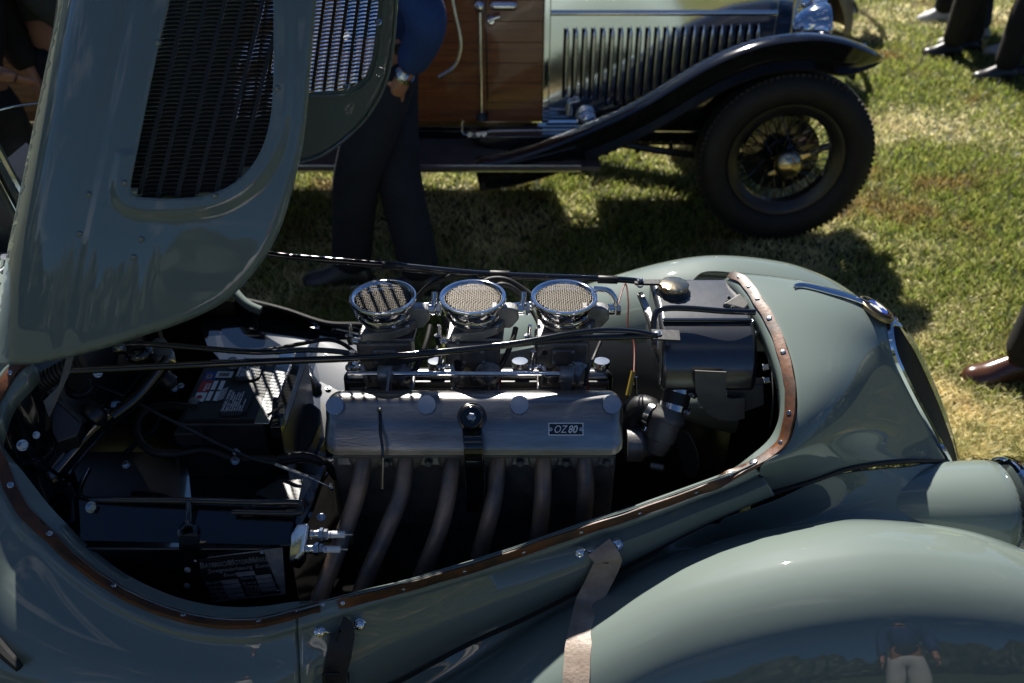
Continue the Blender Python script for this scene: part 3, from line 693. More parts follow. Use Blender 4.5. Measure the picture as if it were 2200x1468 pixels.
# far inner side: glossy black valance reflecting the sky
def shelf(pts, m_, name, th=.002, **k): return obj(name, MB().prism(pts, (0, 0, -th)), m_, CAR, **k)
fo = [K(430, 700, z=.70), K(455, 672, z=.715), K(480, 664, z=.72), K(640, 683, z=.70), K(686, 700, z=.70), K(684, 735, z=.69), K(660, 775, z=.68), K(655, 850, z=.665), K(640, 930, z=.65), K(545, 930, z=.65), K(470, 770, z=.68), K(445, 742, z=.69)]
shelf(fo, 'valance_black', 'inner_valance', smooth=False)
f2 = [K(688, 700, z=.706), K(768, 716, z=.69), K(782, 740, z=.685), K(770, 775, z=.68), K(760, 830, z=.67), K(720, 900, z=.655), K(690, 960, z=.64), K(655, 1050, z=.62), K(612, 1140, z=.60), K(560, 1140, z=.60), K(640, 940, z=.65), K(656, 850, z=.668), K(661, 775, z=.684), K(686, 735, z=.694)]
shelf(f2, 'valance_black', 'inner_valance', smooth=False)
fe = [K(505, 640, z=.765), K(560, 652, z=.755), K(620, 668, z=.742), K(700, 694, z=.722), K(768, 697, z=.712), K(800, 700, z=.70)]
obj('opening_edge_cord', MB().tube(fe, .006, 8, 5), 'rubber', CAR)
obj('valance_return', MB().grid([crv(fe, 4), crv([K(500, 668, z=.72), K(560, 672, z=.715), K(620, 680, z=.71), K(690, 700, z=.705), K(760, 712, z=.695), K(790, 722, z=.69)], 4)]), 'gloss_black', CAR, solid=.002)
obj('far_body_edge', MB().tube([K(470, 560, z=.83), K(500, 620, z=.79), K(528, 652, z=.765), K(560, 668, z=.75)], .012, 10, 5), 'paint', CAR)
for p in [(715, 706, .70), (752, 724, .688), (705, 834, .668), (683, 700, .712), (700, 762, .684), (687, 912, .652)]:
    bolt(K(*p[:2], z=p[2]+.001), Z_, .0052, CAR, slot=True, name='screw')
# chain link pull and pull cable lever on the far side
obj('chain_link', MB().tube([K(550, 672, z=.72), K(547, 682, z=.722), K(551, 692, z=.718), K(556, 682, z=.722), K(550, 672, z=.72)], .0018, 6, 4), 'worn_black', CAR)
obj('chain_link', MB().tube([K(549, 690, z=.718), K(545, 700, z=.712), K(549, 711, z=.705), K(554, 700, z=.712), K(549, 690, z=.718)], .0018, 6, 4), 'worn_black', CAR)
m_ = MB(); m_.ball(K(525, 660, z=.735), .010, sc=(1.2, .8, .8)); m_.ball(K(536, 666, z=.733), .006); m_.cyl(K(518, 656, z=.745), K(540, 668, z=.73), .004); obj('catch', m_, 'worn_black', CAR)
obj('pedal_lever', MB().tube([K(664, 790, z=.69), K(668, 812, z=.685), K(680, 832, z=.675), K(684, 838, z=.672)], [.006, .010, .013, .008], 10, 5), 'gloss_black', CAR)
b_ = MB().prism([K(560, 925, z=.70), K(600, 890, z=.71), K(668, 862, z=.71), K(690, 878, z=.70), K(689, 905, z=.69), K(672, 945, z=.68), K(640, 990, z=.665), K(575, 985, z=.665)], (0, 0, -.1))
obj('bay_divider', b_, 'satin_black', CAR, bevel=.006)

# ---- battery in its tray
bt = thing  # (a part of the car: built as children)
bx0, bx1, by0, by1, bz = -.675, -.497, 1.475, 1.70, .795
bat = obj('battery', MB().box(((bx0+bx1)/2, (by0+by1)/2, bz-.09), (bx1-bx0, by1-by0, .18)), 'battery_plastic', CAR, bevel=.005)
obj('battery_step', MB().box((-.645, (by0+by1)/2-.02, bz-.02), (.055, by1-by0+.01, .03)), 'battery_plastic', bat, bevel=.003)
obj('battery_lid', MB().box((-.583, (by0+by1)/2, bz+.004), (.155, by1-by0-.012, .01)), 'battery_plastic', bat, bevel=.002)
obj('battery_clamp_strip', MB().box((-.497, (by0+by1)/2, bz+.012), (.03, by1-by0+.03, .003)), 'worn_chrome', bat, bevel=.001)
obj('battery_tray_rail', MB().box((-.468, (by0+by1)/2, bz-.002), (.022, by1-by0+.05, .03)), 'gloss_black', bat, bevel=.003)
obj('battery_tray_side', MB().box((-.459, (by0+by1)/2, bz-.08), (.004, by1-by0+.05, .14)), 'satin_black', bat, bevel=.001)
LF = frame((0, 0, bz+.0095), (0, 1, 0), (-1, 0, 0))   # lettering reads from the right side
def lab(poly, m, name, z=.010, th=.0006): return obj(name, MB().prism([Vector((x, y, bz+z)) for x, y in poly], (0, 0, th)), m, bat, smooth=False)
def lrect(x0, x1, y0, y1, m, name, z, th=.0005): return lab([(x0, y0), (x1, y0), (x1, y1), (x0, y1)], m, name, z, th)
lrect(-.658, -.596, 1.535, 1.645, 'plate_black', 'battery_label', .0092)
lrect(-.656, -.634, 1.537, 1.568, 'print_white', 'label_patch', .0099)
lrect(-.656, -.634, 1.570, 1.61, 'print_red', 'label_patch', .0099)
lrect(-.656, -.634, 1.612, 1.643, 'print_blue', 'label_patch', .0099)
lrect(-.651, -.640, 1.618, 1.632, 'print_yellow', 'label_patch', .0106)
lrect(-.648, -.643, 1.621, 1.629, 'print_blue', 'label_patch', .0112)
obj('label_oval', MB().lathe((-.647, 1.551, bz+.0104), Z_, [(0, .0065), (.0006, .0065)], 20), 'print_red', bat, smooth=False)
lrect(-.633, -.598, 1.622, 1.645, 'print_white', 'label_patch', .0099)
q = MB()
for k in range(14): q.box((-.6265+k*.0016, 1.632, bz+.0106), (.0006+.0005*(k*7 % 3 == 0), .013, .0004))
obj('bar_code', q, 'plate_black', bat, smooth=False)
for (x, y) in ((-.626, 1.552), (-.626, 1.590), (-.611, 1.552), (-.611, 1.590)): lrect(x-.005, x+.004, y-.012, y+.020, 'print_white', 'label_patch', .0099)
def lt(s, x, y, size, par=bat, m='print_white', z=.0108): return text(s, Matrix.Translation((x, y, bz+z)) @ Matrix.Rotation(R(90), 4, 'Z'), size, m, par)
lt('SERVICE', -.640, 1.572, .0075); lt('REPLACE', -.6345, 1.578, .0055)
for k in range(5): lt('COLD CRANKING AMPS 12V', -.6065+k*.003, 1.537+.002*k, .0032)
for (y0, y1) in ((1.486, 1.578), (1.608, 1.69)):
    c_ = [(-.592, y0+.012), (-.584, y0), (-.548, y0), (-.537, y0+.012), (-.537, y1-.012), (-.548, y1), (-.584, y1), (-.592, y1-.012)]
    cap_ = obj('vent_cover', MB().prism([Vector((x, y, bz+.0085)) for x, y in c_], (0, 0, .006)), 'battery_plastic', bat, bevel=.0015, smooth=False)
    lrect(-.5795, -.5788, y0+.008, y1-.008, 'print_white', 'print_rule', .0146)
    lt('\u26a0 DANGER / POISON'.replace('\u26a0 ', ''), -.582, y0+.012, .0085, z=.0147)
    for k, s_ in enumerate(('SHIELD  NO       FLUSH EYES', 'EYES  SPARKS     IMMEDIATELY', 'EXPLOSIVE FLAMES  WITH WATER', 'GASES  SMOKING   GET MEDICAL', 'CAN CAUSE BLINDNESS  HELP FAST', 'OR INJURY', 'KEEP OUT OF REACH')): lt(s_, -.5745+k*.0049, y0+.012, .0042 if k else .0052, z=.0147)
    obj('warning_symbol', MB().lathe((-.566, y0+.036, bz+.0147), Z_, [(0, .0052), (.0004, .0052), (.0004, .004), (0, .004)], 20, caps=False), 'print_white', bat, smooth=False)
# battery clamps and leads
tm = MB(); c = K(418, 868, z=.80); tm.lathe(c-Z_*.012, Z_, [(0, .014), (.012, .014), (.014, .011), (.022, .0105), (.024, .006)], 16); tm.box(c+Vector((.014, -.014, -.006)), (.022, .022, .012)); tm.box(c+Vector((.006, .016, .0)), (.014, .02, .010)); tm.hexn(c+Vector((.022, -.020, -.006)), (1, -.5, 0), .007, .014)
tcl = obj('battery_terminal', tm, 'cast', bat, bevel=.0015)
obj('terminal_boot', MB().box(c+Vector((.0, -.02, -.022)), (.05, .03, .014)), 'print_red', bat, bevel=.004)
tm = MB(); c = K(500, 778, z=.82); tm.lathe(c-Z_*.012, Z_, [(0, .012), (.012, .012), (.02, .010)], 16); tm.box(c+Vector((-.016, 0, -.004)), (.024, .018, .008)); obj('battery_terminal', tm, 'cast', bat, bevel=.0015)
obj('battery_hold_down', MB().tube([K(592, 855, z=.83), K(590, 880, z=.815), K(588, 915, z=.79)], [.005, .006, .003], 8, 4), 'satin_black', bat)
obj('hold_down_wing', MB().cyl(K(575, 893, z=.82), K(608, 872, z=.83), .003), 'satin_black', bat)
obj('hold_down_rod', MB().tube([K(560, 897, z=.80), K(530, 920, z=.77), K(492, 952, z=.73), K(438, 983, z=.69)], .0026, 6, 4), 'worn_black', bat)
def hose(pts, r, m_='rubber', name='hose', n=10): return obj(name, MB().tube([K(a, b, z=z) for a, b, z in pts], r, n, 6), m_, CAR)
hose([(420, 878, .80), (370, 872, .79), (320, 880, .775), (296, 910, .76), (298, 945, .745), (330, 972, .735), (380, 976, .73), (440, 966, .735), (500, 985, .73), (560, 985, .73), (610, 990, .73), (660, 985, .735), (700, 1000, .72), (722, 1025, .68)], .0085, 'rubber', 'battery_lead')
hose([(345, 895, .73), (330, 925, .71), (300, 945, .70), (270, 975, .69)], .006, 'rubber', 'lead')
hose([(210, 832, .85), (270, 855, .84), (330, 885, .83), (400, 920, .81), (470, 955, .79), (540, 985, .78), (592, 998, .775)], .0032, 'worn_black', 'choke_cable', 6)
hose([(592, 998, .775), (662, 1025, .765)], .0034, 'steel', 'cable_sleeve', 8)
hose([(662, 1025, .765), (712, 1048, .755)], .0012, 'steel', 'cable_wire', 6)
obj('cable_nipple', MB().cyl(K(710, 1040, z=.755), K(714, 1052, z=.75), .0045), 'steel', CAR)
hose([(600, 985, .735), (650, 980, .74), (690, 992, .73), (720, 1012, .70), (728, 1022, .68)], .0088, 'rubber', 'braided_hose', 10)
for (a, b, z, r) in [(505, 990, .738, .007), (270, 998, .70, .007), (48, 957, .90, .0075), (210, 800, .90, .008), (250, 872, .84, .009), (375, 835, .80, .006), (78, 935, .88, .005), (195, 1090, .76, .008), (538, 1092, .755, .007), (690, 1111, .70, .006)]:
    bolt(K(a, b, z=z), Vector((.25, -.5, 1)) if a > 260 else Vector((.8, -.5, .4)), r, CAR, h=1.0)
obj('cable_clip', MB().lathe(K(507, 972, z=.742), X_, [(-.007, .0105), (.007, .0105)], 16, caps=False), 'zinc', CAR, solid=.001)

# ---- upper left: steering column, tubes, convoluted duct, bracket
obj('steering_column', MB().tube([K(365, 770, z=.92), K(300, 850, z=.86), K(235, 900, z=.83)], .013, 14, 4), 'gloss_black', CAR)
obj('column_tube', MB().tube([K(240, 885, z=.84), K(180, 940, z=.80), K(120, 1010, z=.76)], .021, 18, 4), 'gloss_black', CAR)
obj('column_collar', MB().lathe(K(208, 885, z=.85), K(120, 1010, z=.76)-K(240, 885, z=.84), [(-.01, .022), (.0, .028), (.012, .028), (.018, .022)], 20), 'satin_black', CAR)
obj('wiper_motor', MB().lathe(K(120, 1010, z=.76), K(120, 1010, z=.76)-K(240, 885, z=.84), [(0, .036), (.004, .04), (.012, .04), (.016, .034), (.017, .001)], 24), 'gloss_black', CAR)
obj('side_tube', MB().tube([K(318, 790, z=.90), K(260, 870, z=.83), K(160, 1000, z=.75), K(145, 1020, z=.74)], .005, 8, 4), 'gloss_black', CAR)
obj('side_tube', MB().tube([K(190, 1010, z=.72), K(172, 1050, z=.74), K(182, 1072, z=.76), K(260, 1074, z=.77), K(420, 1076, z=.775), K(560, 1080, z=.775), K(636, 1080, z=.775), K(648, 1086, z=.772), K(646, 1100, z=.768), K(620, 1102, z=.765), K(500, 1100, z=.762)], .0058, 10, 6), 'gloss_black', CAR, label='black tube rail running across the tool box')
dct = crv(KZ([(178, 775, .97), (120, 805, .95), (70, 835, .93), (35, 868, .91), (10, 905, .88)]), 14)
rr = []; 
mb = MB(); 
pp = []; radii = []
obj('air_duct', MB().tube(dct, [.0155 if k % 2 else .0188 for k in range(52)], 16, 1) if False else (lambda: (mb.tube(dct, .0155, 16, 1), [mb.lathe(dct[k]-(dct[k+1]-dct[k-1]).normalized()*.002, dct[k+1]-dct[k-1], [(0, .0155), (.0015, .0188), (.0035, .0188), (.005, .0155)], 16) for k in range(2, len(dct)-2, 2)], mb)[2])(), 'rubber', CAR)
obj('bonnet_hinge_arm', MB().ribbon([K(150, 752, z=1.02), K(126, 830, z=.97), K(96, 862, z=.94)], [K(162, 756, z=1.02), K(150, 800, z=.99), K(108, 896, z=.92)], .003), 'dull_plate', CAR, smooth=False)
bk = obj('heater_box', MB().prism([K(108, 850, z=.90), K(178, 902, z=.86), K(165, 935, z=.84), K(122, 950, z=.83), K(112, 930, z=.84)], (0, 0, -.03)), 'satin_black', CAR, bevel=.003)
obj('heater_flange', MB().tube([K(90, 826, z=.93), K(176, 905, z=.865)], .006, 6, 1), 'worn_black', bk)
obj('relay', MB().lathe(K(170, 835, z=.88), Vector((.3, -.3, 1)), [(0, .026), (.01, .026), (.012, .022), (.02, .020), (.021, .001)], 24), 'satin_black', CAR)
obj('coil', MB().lathe(K(345, 800, z=.86), K(375, 835, z=.83)-K(345, 800, z=.86), [(-.01, .012), (.0, .016), (.03, .016), (.036, .012), (.04, .009)], 20), 'worn_black', CAR)
m_ = MB(); m_.ball(K(300, 758, z=.93), .03, sc=(1, 1, .7)); m_.lathe(K(270, 748, z=.94), Vector((-1, -.6, .3)), [(0, .012), (.02, .012), (.024, .009)], 12); obj('master_cylinder', m_, 'gloss_black', CAR)
obj('alloy_arm', MB().prism([K(330, 725, z=.93), K(352, 722, z=.93), K(375, 755, z=.92), K(368, 772, z=.915), K(335, 770, z=.915), K(318, 740, z=.925)], (0, 0, -.03)), 'cast', CAR, bevel=.006)
for k, (a, b, z) in enumerate([(408, 830, .80), (392, 812, .80)]): bolt(K(a-20, b, z=z+.02), Z_, .006, CAR)

# ---- tool box / rear footwell with chassis plate
tb = obj('footwell_box', MB().prism([Vector((-.95, 1.215, .712)), Vector((-.405, 1.215, .712)), Vector((-.405, 1.33, .70)), Vector((-.37, 1.60, .62)), Vector((-.95, 1.6, .62))], (0, 0, -.3)), 'gloss_black', CAR, bevel=.004, bs=3)
obj('box_slope', MB().grid([[K(170, 1075, z=.76), K(640, 1090, z=.755)], [K(175, 1162, z=.722), K(618, 1172, z=.722)]]), 'gloss_black', tb, solid=.002, smooth=False)
obj('box_end_strip', MB().prism([K(600, 1172, z=.721), K(622, 1172, z=.721), K(668, 1090, z=.74), K(700, 1000, z=.75), K(690, 1000, z=.75), K(640, 1090, z=.745)], (0, 0, -.02)), 'gloss_black', tb, smooth=False, bevel=.001)
obj('box_panel', MB().prism([K(548, 1060, z=.752), K(600, 1030, z=.755), K(650, 1030, z=.75), K(640, 1080, z=.748), K(600, 1080, z=.748)], (0, 0, -.004)), 'satin_black', tb, smooth=False)
# hinged tab with two rivets
obj('hinge_post', MB().tube([K(405, 1076, z=.778), K(407, 1100, z=.76), K(405, 1130, z=.742), K(405, 1142, z=.738)], [.006, .007, .009, .013], 10, 4), 'gloss_black', tb)
obj('hinge_ring', MB().lathe(K(405, 1143, z=.737), Vector((0, -.5, .85)), [(0, .018), (.006, .018), (.008, .014), (.006, .010), (.0, .008)], 20, caps=False), 'gloss_black', tb)
FY = 1.2145
obj('hinge_tab', MB().prism([K(384, 1150, Y=FY-.004), K(428, 1150, Y=FY-.004), K(430, 1290, Y=FY-.004), K(384, 1290, Y=FY-.004)], (0, .003, 0)), 'gloss_black', tb, bevel=.001, smooth=False)
for p in ((403, 1224), (402, 1258)): o = obj('rivet', MB().lathe(K(*p, Y=FY-.004), Vector((0, -1, .1)), [(0, .0062), (.0015, .006), (.0025, .004), (.0028, .001)], 16), 'plate_metal', tb)
bolt(K(497, 1141, z=.731), Vector((0, -.4, 1)), .0055, tb, slot=True, name='screw')
b_ = MB().box(K(533, 1100, z=.757), (.022, .016, .012)); obj('rail_bracket', b_, 'worn_black', tb, bevel=.001)
# embossed number
TM = frame(K(332, 1150, z=.7285), (1, 0, .0), (0, .93, .22))
text('26039', TM, .013, 'gloss_black', tb, ext=.0012, sx=1.25)
# chassis plate
pl = [K(446, 1197, Y=FY-.002), K(607, 1176, Y=FY-.002), K(614, 1276, Y=FY-.002), K(454, 1293, Y=FY-.002)]
PL = obj('chassis_plate', MB().prism(pl, (0, -.0012, 0)), 'plate_metal', tb, smooth=False)
ox = (pl[1]-pl[0]).normalized(); W_ = (pl[1]-pl[0]).length; oy = (pl[0]-pl[3]); hh = oy.length; PM = frame(pl[3]+Vector((0, -.0016, 0)), pl[2]-pl[3], oy)
def prect(x0, x1, y0, y1, m, name, z=.0): 
    return obj(name, MB().prism([PM @ Vector((x*W_, y*hh, z)) for x, y in ((x0, y0), (x1, y0), (x1, y1), (x0, y1))], tuple((PM.to_3x3() @ Vector((0, 0, .0004))))), m, PL, smooth=False)
prect(.03, .97, .04, .96, 'plate_black', 'plate_field')
def ptext(s, x, y, sz, **k): return text(s, PM @ Matrix.Translation((x*W_, y*hh, .0006)), sz*hh, 'plate_metal', PL, shear=.25, ext=.0002, **k)
ptext('B', .07, .76, .17, sx=.8); ptext('AYERISCHE', .135, .76, .13, sx=.68); ptext('M', .44, .76, .17, sx=.8); ptext('OTOREN', .53, .76, .13, sx=.60); ptext('W', .735, .76, .17, sx=.7); ptext('ERKE', .82, .76, .13, sx=.62)
ptext('Zweigniederlassung  Eisenach', .14, .64, .115, sx=.78); ptext('Baumuster', .32, .53, .10)
for i, (s, y) in enumerate((('Baujahr', .405), ('Hubraum', .30), ('Eigengew.', .215), ('kg', .165), ('Achsdruck', .115), ('vorn', .065))): ptext(s, .05 if s not in ('kg', 'vorn') else .12, y, .085)
for s, y in (('Fabrik Nr.', .425), ('Brems PS', .315), ('Gesamtgew.', .24), ('Zul. Pers.', .185), ('Achsdruck', .13), ('hinten', .07)): ptext(s, .52, y, .085)
prect(.50, .74, .50, .59, 'plate_metal', 'plate_box', .0005)
for i in range(4): prect(.26, .49, .37-.105*i, .455-.105*i, 'plate_metal', 'plate_box', .0005); prect(.73, .94, .40-.095*i, .48-.095*i, 'plate_metal', 'plate_box', .0005)
for x, y in ((.05, .92), (.94, .93), (.05, .06), (.94, .09)):
    bolt(PM @ Vector((x*W_, y*hh, .0004)), Vector((0, -1, 0)), .0034, PL, name='rivet', h=.5)

# ---- spark plug holder with two spare plugs
ph = obj('spare_plug_holder', MB().prism([K(638, 1124, z=.755), K(666, 1122, z=.755), K(654, 1185, z=.715), K(640, 1200, z=.70), K(618, 1196, z=.70), K(622, 1150, z=.735)], (0, 0, -.03)), 'worn_chrome', CAR, bevel=.005, bs=3)
def plug(a, z):
    c = K(*a, z=z); d = (Vector((1, -.02, .01))).normalized(); s = 1.0
    b = obj('spark_plug', MB().lathe(c, d, [(0, .0085), (.003, .0090), (.004, .0082), (.012, .0082), (.013, .0095), (.015, .0095)], 18), 'zinc', CAR)
    obj('plug_hex', MB().lathe(c+d*.015, d, [(0, .0105), (.001, .0118), (.007, .0118), (.008, .0105)], 6), 'zinc', b, auto=30)
    obj('plug_hex', MB().lathe(c+d*.0235, d, [(0, .0085), (.001, .0098), (.007, .0098), (.009, .0075)], 6), 'steel', b, auto=30)
    pr_ = [(.032, .0066)]
    for k in range(5): pr_ += [(.043+k*.0034, .0066), (.0444+k*.0034, .0058), (.0458+k*.0034, .0066)]
    pr_ += [(.062, .0060), (.0625, .004)]
    ins = obj('plug_insulator', MB().lathe(c, d, pr_, 18), 'porcelain', b, auto=30)
    obj('plug_tip', MB().lathe(c+d*.0625, d, [(0, .0035), (.003, .0035), (.004, .002), (.013, .002), (.0135, .0012)], 12), 'steel', b)
    M = frame(c+d*.034+Vector((0, -.0058, .0038)), d, Vector((0, .5, .8)))
    text('NGK', M @ Matrix.Rotation(R(90), 4, 'Z') @ Matrix.Translation((-.003, -.004, 0)), .0045, 'print_blue', b)
plug((668, 1148), .742); plug((658, 1180), .718)

# ---- exhaust manifold
head = obj('cylinder_head', MB().prism([Vector((-.345, 1.385, .84)), Vector((-.345, 1.378, .78)), Vector((-.345, 1.39, .60)), Vector((-.345, 1.60, .58)), Vector((-.345, 1.60, .72)), Vector((-.345, 1.47, .80)), Vector((-.345, 1.46, .84))], (.545, 0, 0)), 'dark_cast', CAR, bevel=.006)
obj('engine_block', MB().prism([Vector((-.33, 1.40, .70)), Vector((-.33, 1.40, .38)), Vector((-.33, 1.62, .38)), Vector((-.33, 1.62, .70))], (.52, 0, 0)), 'dark_cast', CAR, bevel=.008)
EX = [[(782, 1000), (768, 1060), (745, 1130), (715, 1210), (685, 1290), (665, 1350)], [(872, 1000), (862, 1060), (835, 1130), (805, 1200), (778, 1265), (755, 1330)], [(974, 1000), (962, 1065), (947, 1130), (925, 1190), (905, 1240), (880, 1310)],
      [(1070, 1000), (1063, 1060), (1050, 1120), (1036, 1170), (1022, 1220), (1000, 1300)], [(1168, 1000), (1166, 1060), (1162, 1110), (1156, 1160), (1148, 1210), (1130, 1290)], [(1256, 1000), (1258, 1050), (1256, 1090), (1252, 1130), (1244, 1180), (1230, 1260)]]
ZS = [.79, .74, .69, .635, .58, .52]
for P_ in EX:
    pts = [K(a, b, z=z) for (a, b), z in zip(P_, ZS)]
    pp_ = [pts[0]+Vector((.002, .05, .012)), pts[0]+Vector((0, .02, .008))]+pts[1:]
    e = obj('exhaust_pipe', MB().tube(pp_, .0168, 18, 7), 'exhaust', CAR)
    c = pts[0]+Vector((0, .016, .006)); n = Vector((0, -1, .25))
    obj('pipe_flange', MB().lathe(c, n, [(-.004, .030), (.004, .030), (.006, .027), (.008, .019)], 24), 'dark_cast', e, auto=30)
    bolt(K(P_[0][0]+48, 1000, z=.79)+Vector((0, .012, .0)), n, .0065, e, 'dark_cast', name='manifold_nut', h=2.2)
fl = obj('manifold_plate', MB().box((-.07, 1.374, .80), (.53, .008, .045), Matrix.Rotation(R(-12), 3, 'X')), 'cast', CAR, bevel=.004)

# ---- rocker covers
def cover(sec, x0, x1, name, m_='alloy', bev=.012, er=.026):
    # section with rounded corners, ends rolled over
    P_ = [Vector((0, y, z)) for y, z in sec]; n = len(P_); o = [P_[0]]
    for i in range(1, n-1):
        a, b, c_ = P_[i-1], P_[i], P_[i+1]; r = min(bev*1.6, (a-b).length*.45, (c_-b).length*.45); p = b+(a-b).normalized()*r; q = b+(c_-b).normalized()*r
        for k in range(6): t = k/5; o.append(p*(1-t)**2+b*2*t*(1-t)+q*t*t)
    o.append(P_[-1]); ctr = Vector((0, sum(p.y for p in o)/len(o), (max(p.z for p in o)+min(p.z for p in o))/2)); rows = []
    for e in range(9):
        a = math.pi/2*e/8; rows.append((x0+er*(1-math.cos(a)), er*(1-math.sin(a))))
    rows += [(x0+(x1-x0)*k/8, 0) for k in range(1, 8)]
    rows += [(x1-er*(1-math.cos(math.pi/2*e/8)), er*(1-math.sin(math.pi/2*e/8))) for e in range(8, -1, -1)]
    g = []
    for x, ins in rows:
        g.append([Vector((x, p.y, p.z))+((ctr-p).normalized()*min(ins, (ctr-p).length*.9)) for p in o])
    mb = MB().grid(g); mb.add(g[0], [tuple(range(len(o)))]); mb.add(g[-1], [tuple(range(len(o)))])
    return obj(name, mb, m_, CAR, auto=50)
y0, z0 = 1.322, .842; y1, z1 = 1.392, .928
xa, xb = (700-1100)/2000*1.73, (1338-1100)/2000*1.73
cv = cover([(y0, z0), (y0+.004, z0+.012), ((y0+y1)/2-.008, (z0+z1)/2+.007), (y1-.010, z1-.004), (y1+.012, z1-.001), (y1+.035, z1-.014), (y1+.075, z1-.09)], xa, xb, 'rocker_cover', bev=.009)
obj('cover_lip', MB().box(((xa+xb)/2, y0+.062, z0-.006), (xb-xa-.03, .12, .006)), 'dark_cast', cv, bevel=.002)
fn_ = Vector((0, -(z1-z0-.012), (y1-y0-.01))).normalized()
FACE = shoot([cv])
def onface(px, py): return FACE(px, py)[0]
def knurl(c, n, r, h, par, m_='zinc'):
    n = Vector(n).normalized(); mb = MB(); N = 48; a = n.orthogonal().normalized(); b = n.cross(a)
    def ringk(hh, r0, k): return [c+n*hh+a*(math.cos(2*math.pi*i/N)*(r0*(1-.035*(i % 2)*k)))+b*(math.sin(2*math.pi*i/N)*(r0*(1-.035*(i % 2)*k))) for i in range(N)]
    L_ = [ringk(0, r*.95, 0), ringk(.0015, r, 1), ringk(h-.0015, r, 1), ringk(h, r*.95, 0), ringk(h+.0002, r*.3, 0)]
    fs = []
    for j in range(4): fs += [(j*N+i, j*N+(i+1) % N, (j+1)*N+(i+1) % N, (j+1)*N+i) for i in range(N)]
    fs.append(tuple(4*N+i for i in range(N))); mb.add([p for l in L_ for p in l], fs)
    return obj('knurled_nut', mb, m_, par, auto=25)
for a in ((721, 872), (917, 870), (1116, 870), (1314, 869)): knurl(onface(*a)-FACE(*a)[1]*.005, (FACE(*a)[1]+fn_).normalized(), .0178, .013, cv)
c = onface(1014, 897)
obj('filler_boss', MB().lathe(c-fn_*.03, fn_, [(0, .030), (.022, .030), (.030, .027), (.034, .0265)], 32), 'gloss_black', cv)
fc = obj('filler_cap', MB().lathe(c+fn_*.004, fn_, [(0, .0265), (.004, .0268), (.008, .024), (.014, .0225), (.020, .0215), (.023, .018), (.023, .010), (.021, .0095), (.021, .001)], 32), 'gloss_black', cv)
obj('cap_nut', MB().lathe(c+fn_*.024, fn_, [(0, .0095), (.001, .0095), (.001, .0078), (.006, .0078), (.007, .0065)], 6), 'zinc', cv, auto=30); obj('cap_stud', MB().lathe(c+fn_*.03, fn_, [(0, .004), (.004, .0038), (.0045, .002)], 14), 'steel', cv)
obj('breather_pipe', MB().ribbon(crv([c+Vector((-.020, -.004, -.02)), K(996, 960, Y=1.312), K(1000, 1030, Y=1.318), K(1002, 1095, Y=1.33)], 5), crv([c+Vector((.018, -.004, -.02)), K(1038, 960, Y=1.312), K(1042, 1030, Y=1.318), K(1040, 1095, Y=1.33)], 5), .008), 'gloss_black', cv, bevel=.003)
# number plate OZ 80
pn_ = FACE(1214, 922)[1]; pn_.x = 0; NP = frame(onface(1178, 936)+pn_*.0012, (1, 0, 0), Vector((0, pn_.z, -pn_.y))); fn_ = pn_.normalized()
w_, h_ = .0645, .0235
np_ = obj('number_plate', MB().prism([NP @ Vector(p) for p in ((0, 0, 0), (w_, 0, 0), (w_, h_, 0), (0, h_, 0))], tuple(NP.to_3x3() @ Vector((0, 0, .0012)))), 'print_white', cv, smooth=False)
obj('plate_field', MB().prism([NP @ Vector(p) for p in ((.002, .002, .0012), (w_-.002, .002, .0012), (w_-.002, h_-.002, .0012), (.002, h_-.002, .0012))], tuple(NP.to_3x3() @ Vector((0, 0, .0003)))), 'gloss_black', np_, smooth=False)
text('OZ', NP @ Matrix.Translation((.0092, .0052, .0017)), .0195, 'print_white', np_, shear=.28, ext=.0002, sx=.82)
text('80', NP @ Matrix.Translation((.0355, .0052, .0017)), .0195, 'print_white', np_, shear=.28, ext=.0002, sx=.86, bold=.0003)
for x in (.0045, w_-.0045): obj('plate_pin', MB().lathe(NP @ Vector((x, h_/2, .001)), fn_, [(0, .0034), (.001, .0034), (.0012, .0025), (.0006, .0015), (.0012, .001)], 16), 'zinc', np_)
# second cover beyond the carburettors
c2 = cover([(1.60, .752), (1.60, .822), (1.610, .831), (1.628, .828), (1.655, .79), (1.665, .752)], (729-1100)/2000*1.93, (1322-1100)/2000*1.93, 'rocker_cover', bev=.008)
for px in (770, 937, 1117, 1292): knurl(K(px, 788, Y=1.625), (0, .1, 1), .0175, .014, c2)
obj('cover_lip', MB().box(((-.358+.214)/2, 1.635, .752), (.58, .09, .01)), 'cast', c2, bevel=.003)
obj('shade_plate', MB().box(((-.358+.214)/2, 1.594, .783), (.552, .008, .066)), 'satin_black', c2, bevel=.002)  # dark plate added so the cover's front face reads as shaded
obj('shade_plate_rib', MB().box(((-.358+.214)/2, 1.589, .800), (.54, .004, .006)), 'dark_cast', c2, bevel=.001)  # rib on the added dark plate
# valley between the covers with the inlet stubs
obj('inlet_valley', MB().box((-.07, 1.54, .745), (.56, .13, .04)), 'satin_black', CAR, bevel=.006)
for px in (822, 875, 1066, 1175, 1254): obj('plug_tube', MB().cyl(K(px+1, 858, z=.80), K(px, 800, z=.86), .0105), 'copper_red', CAR)

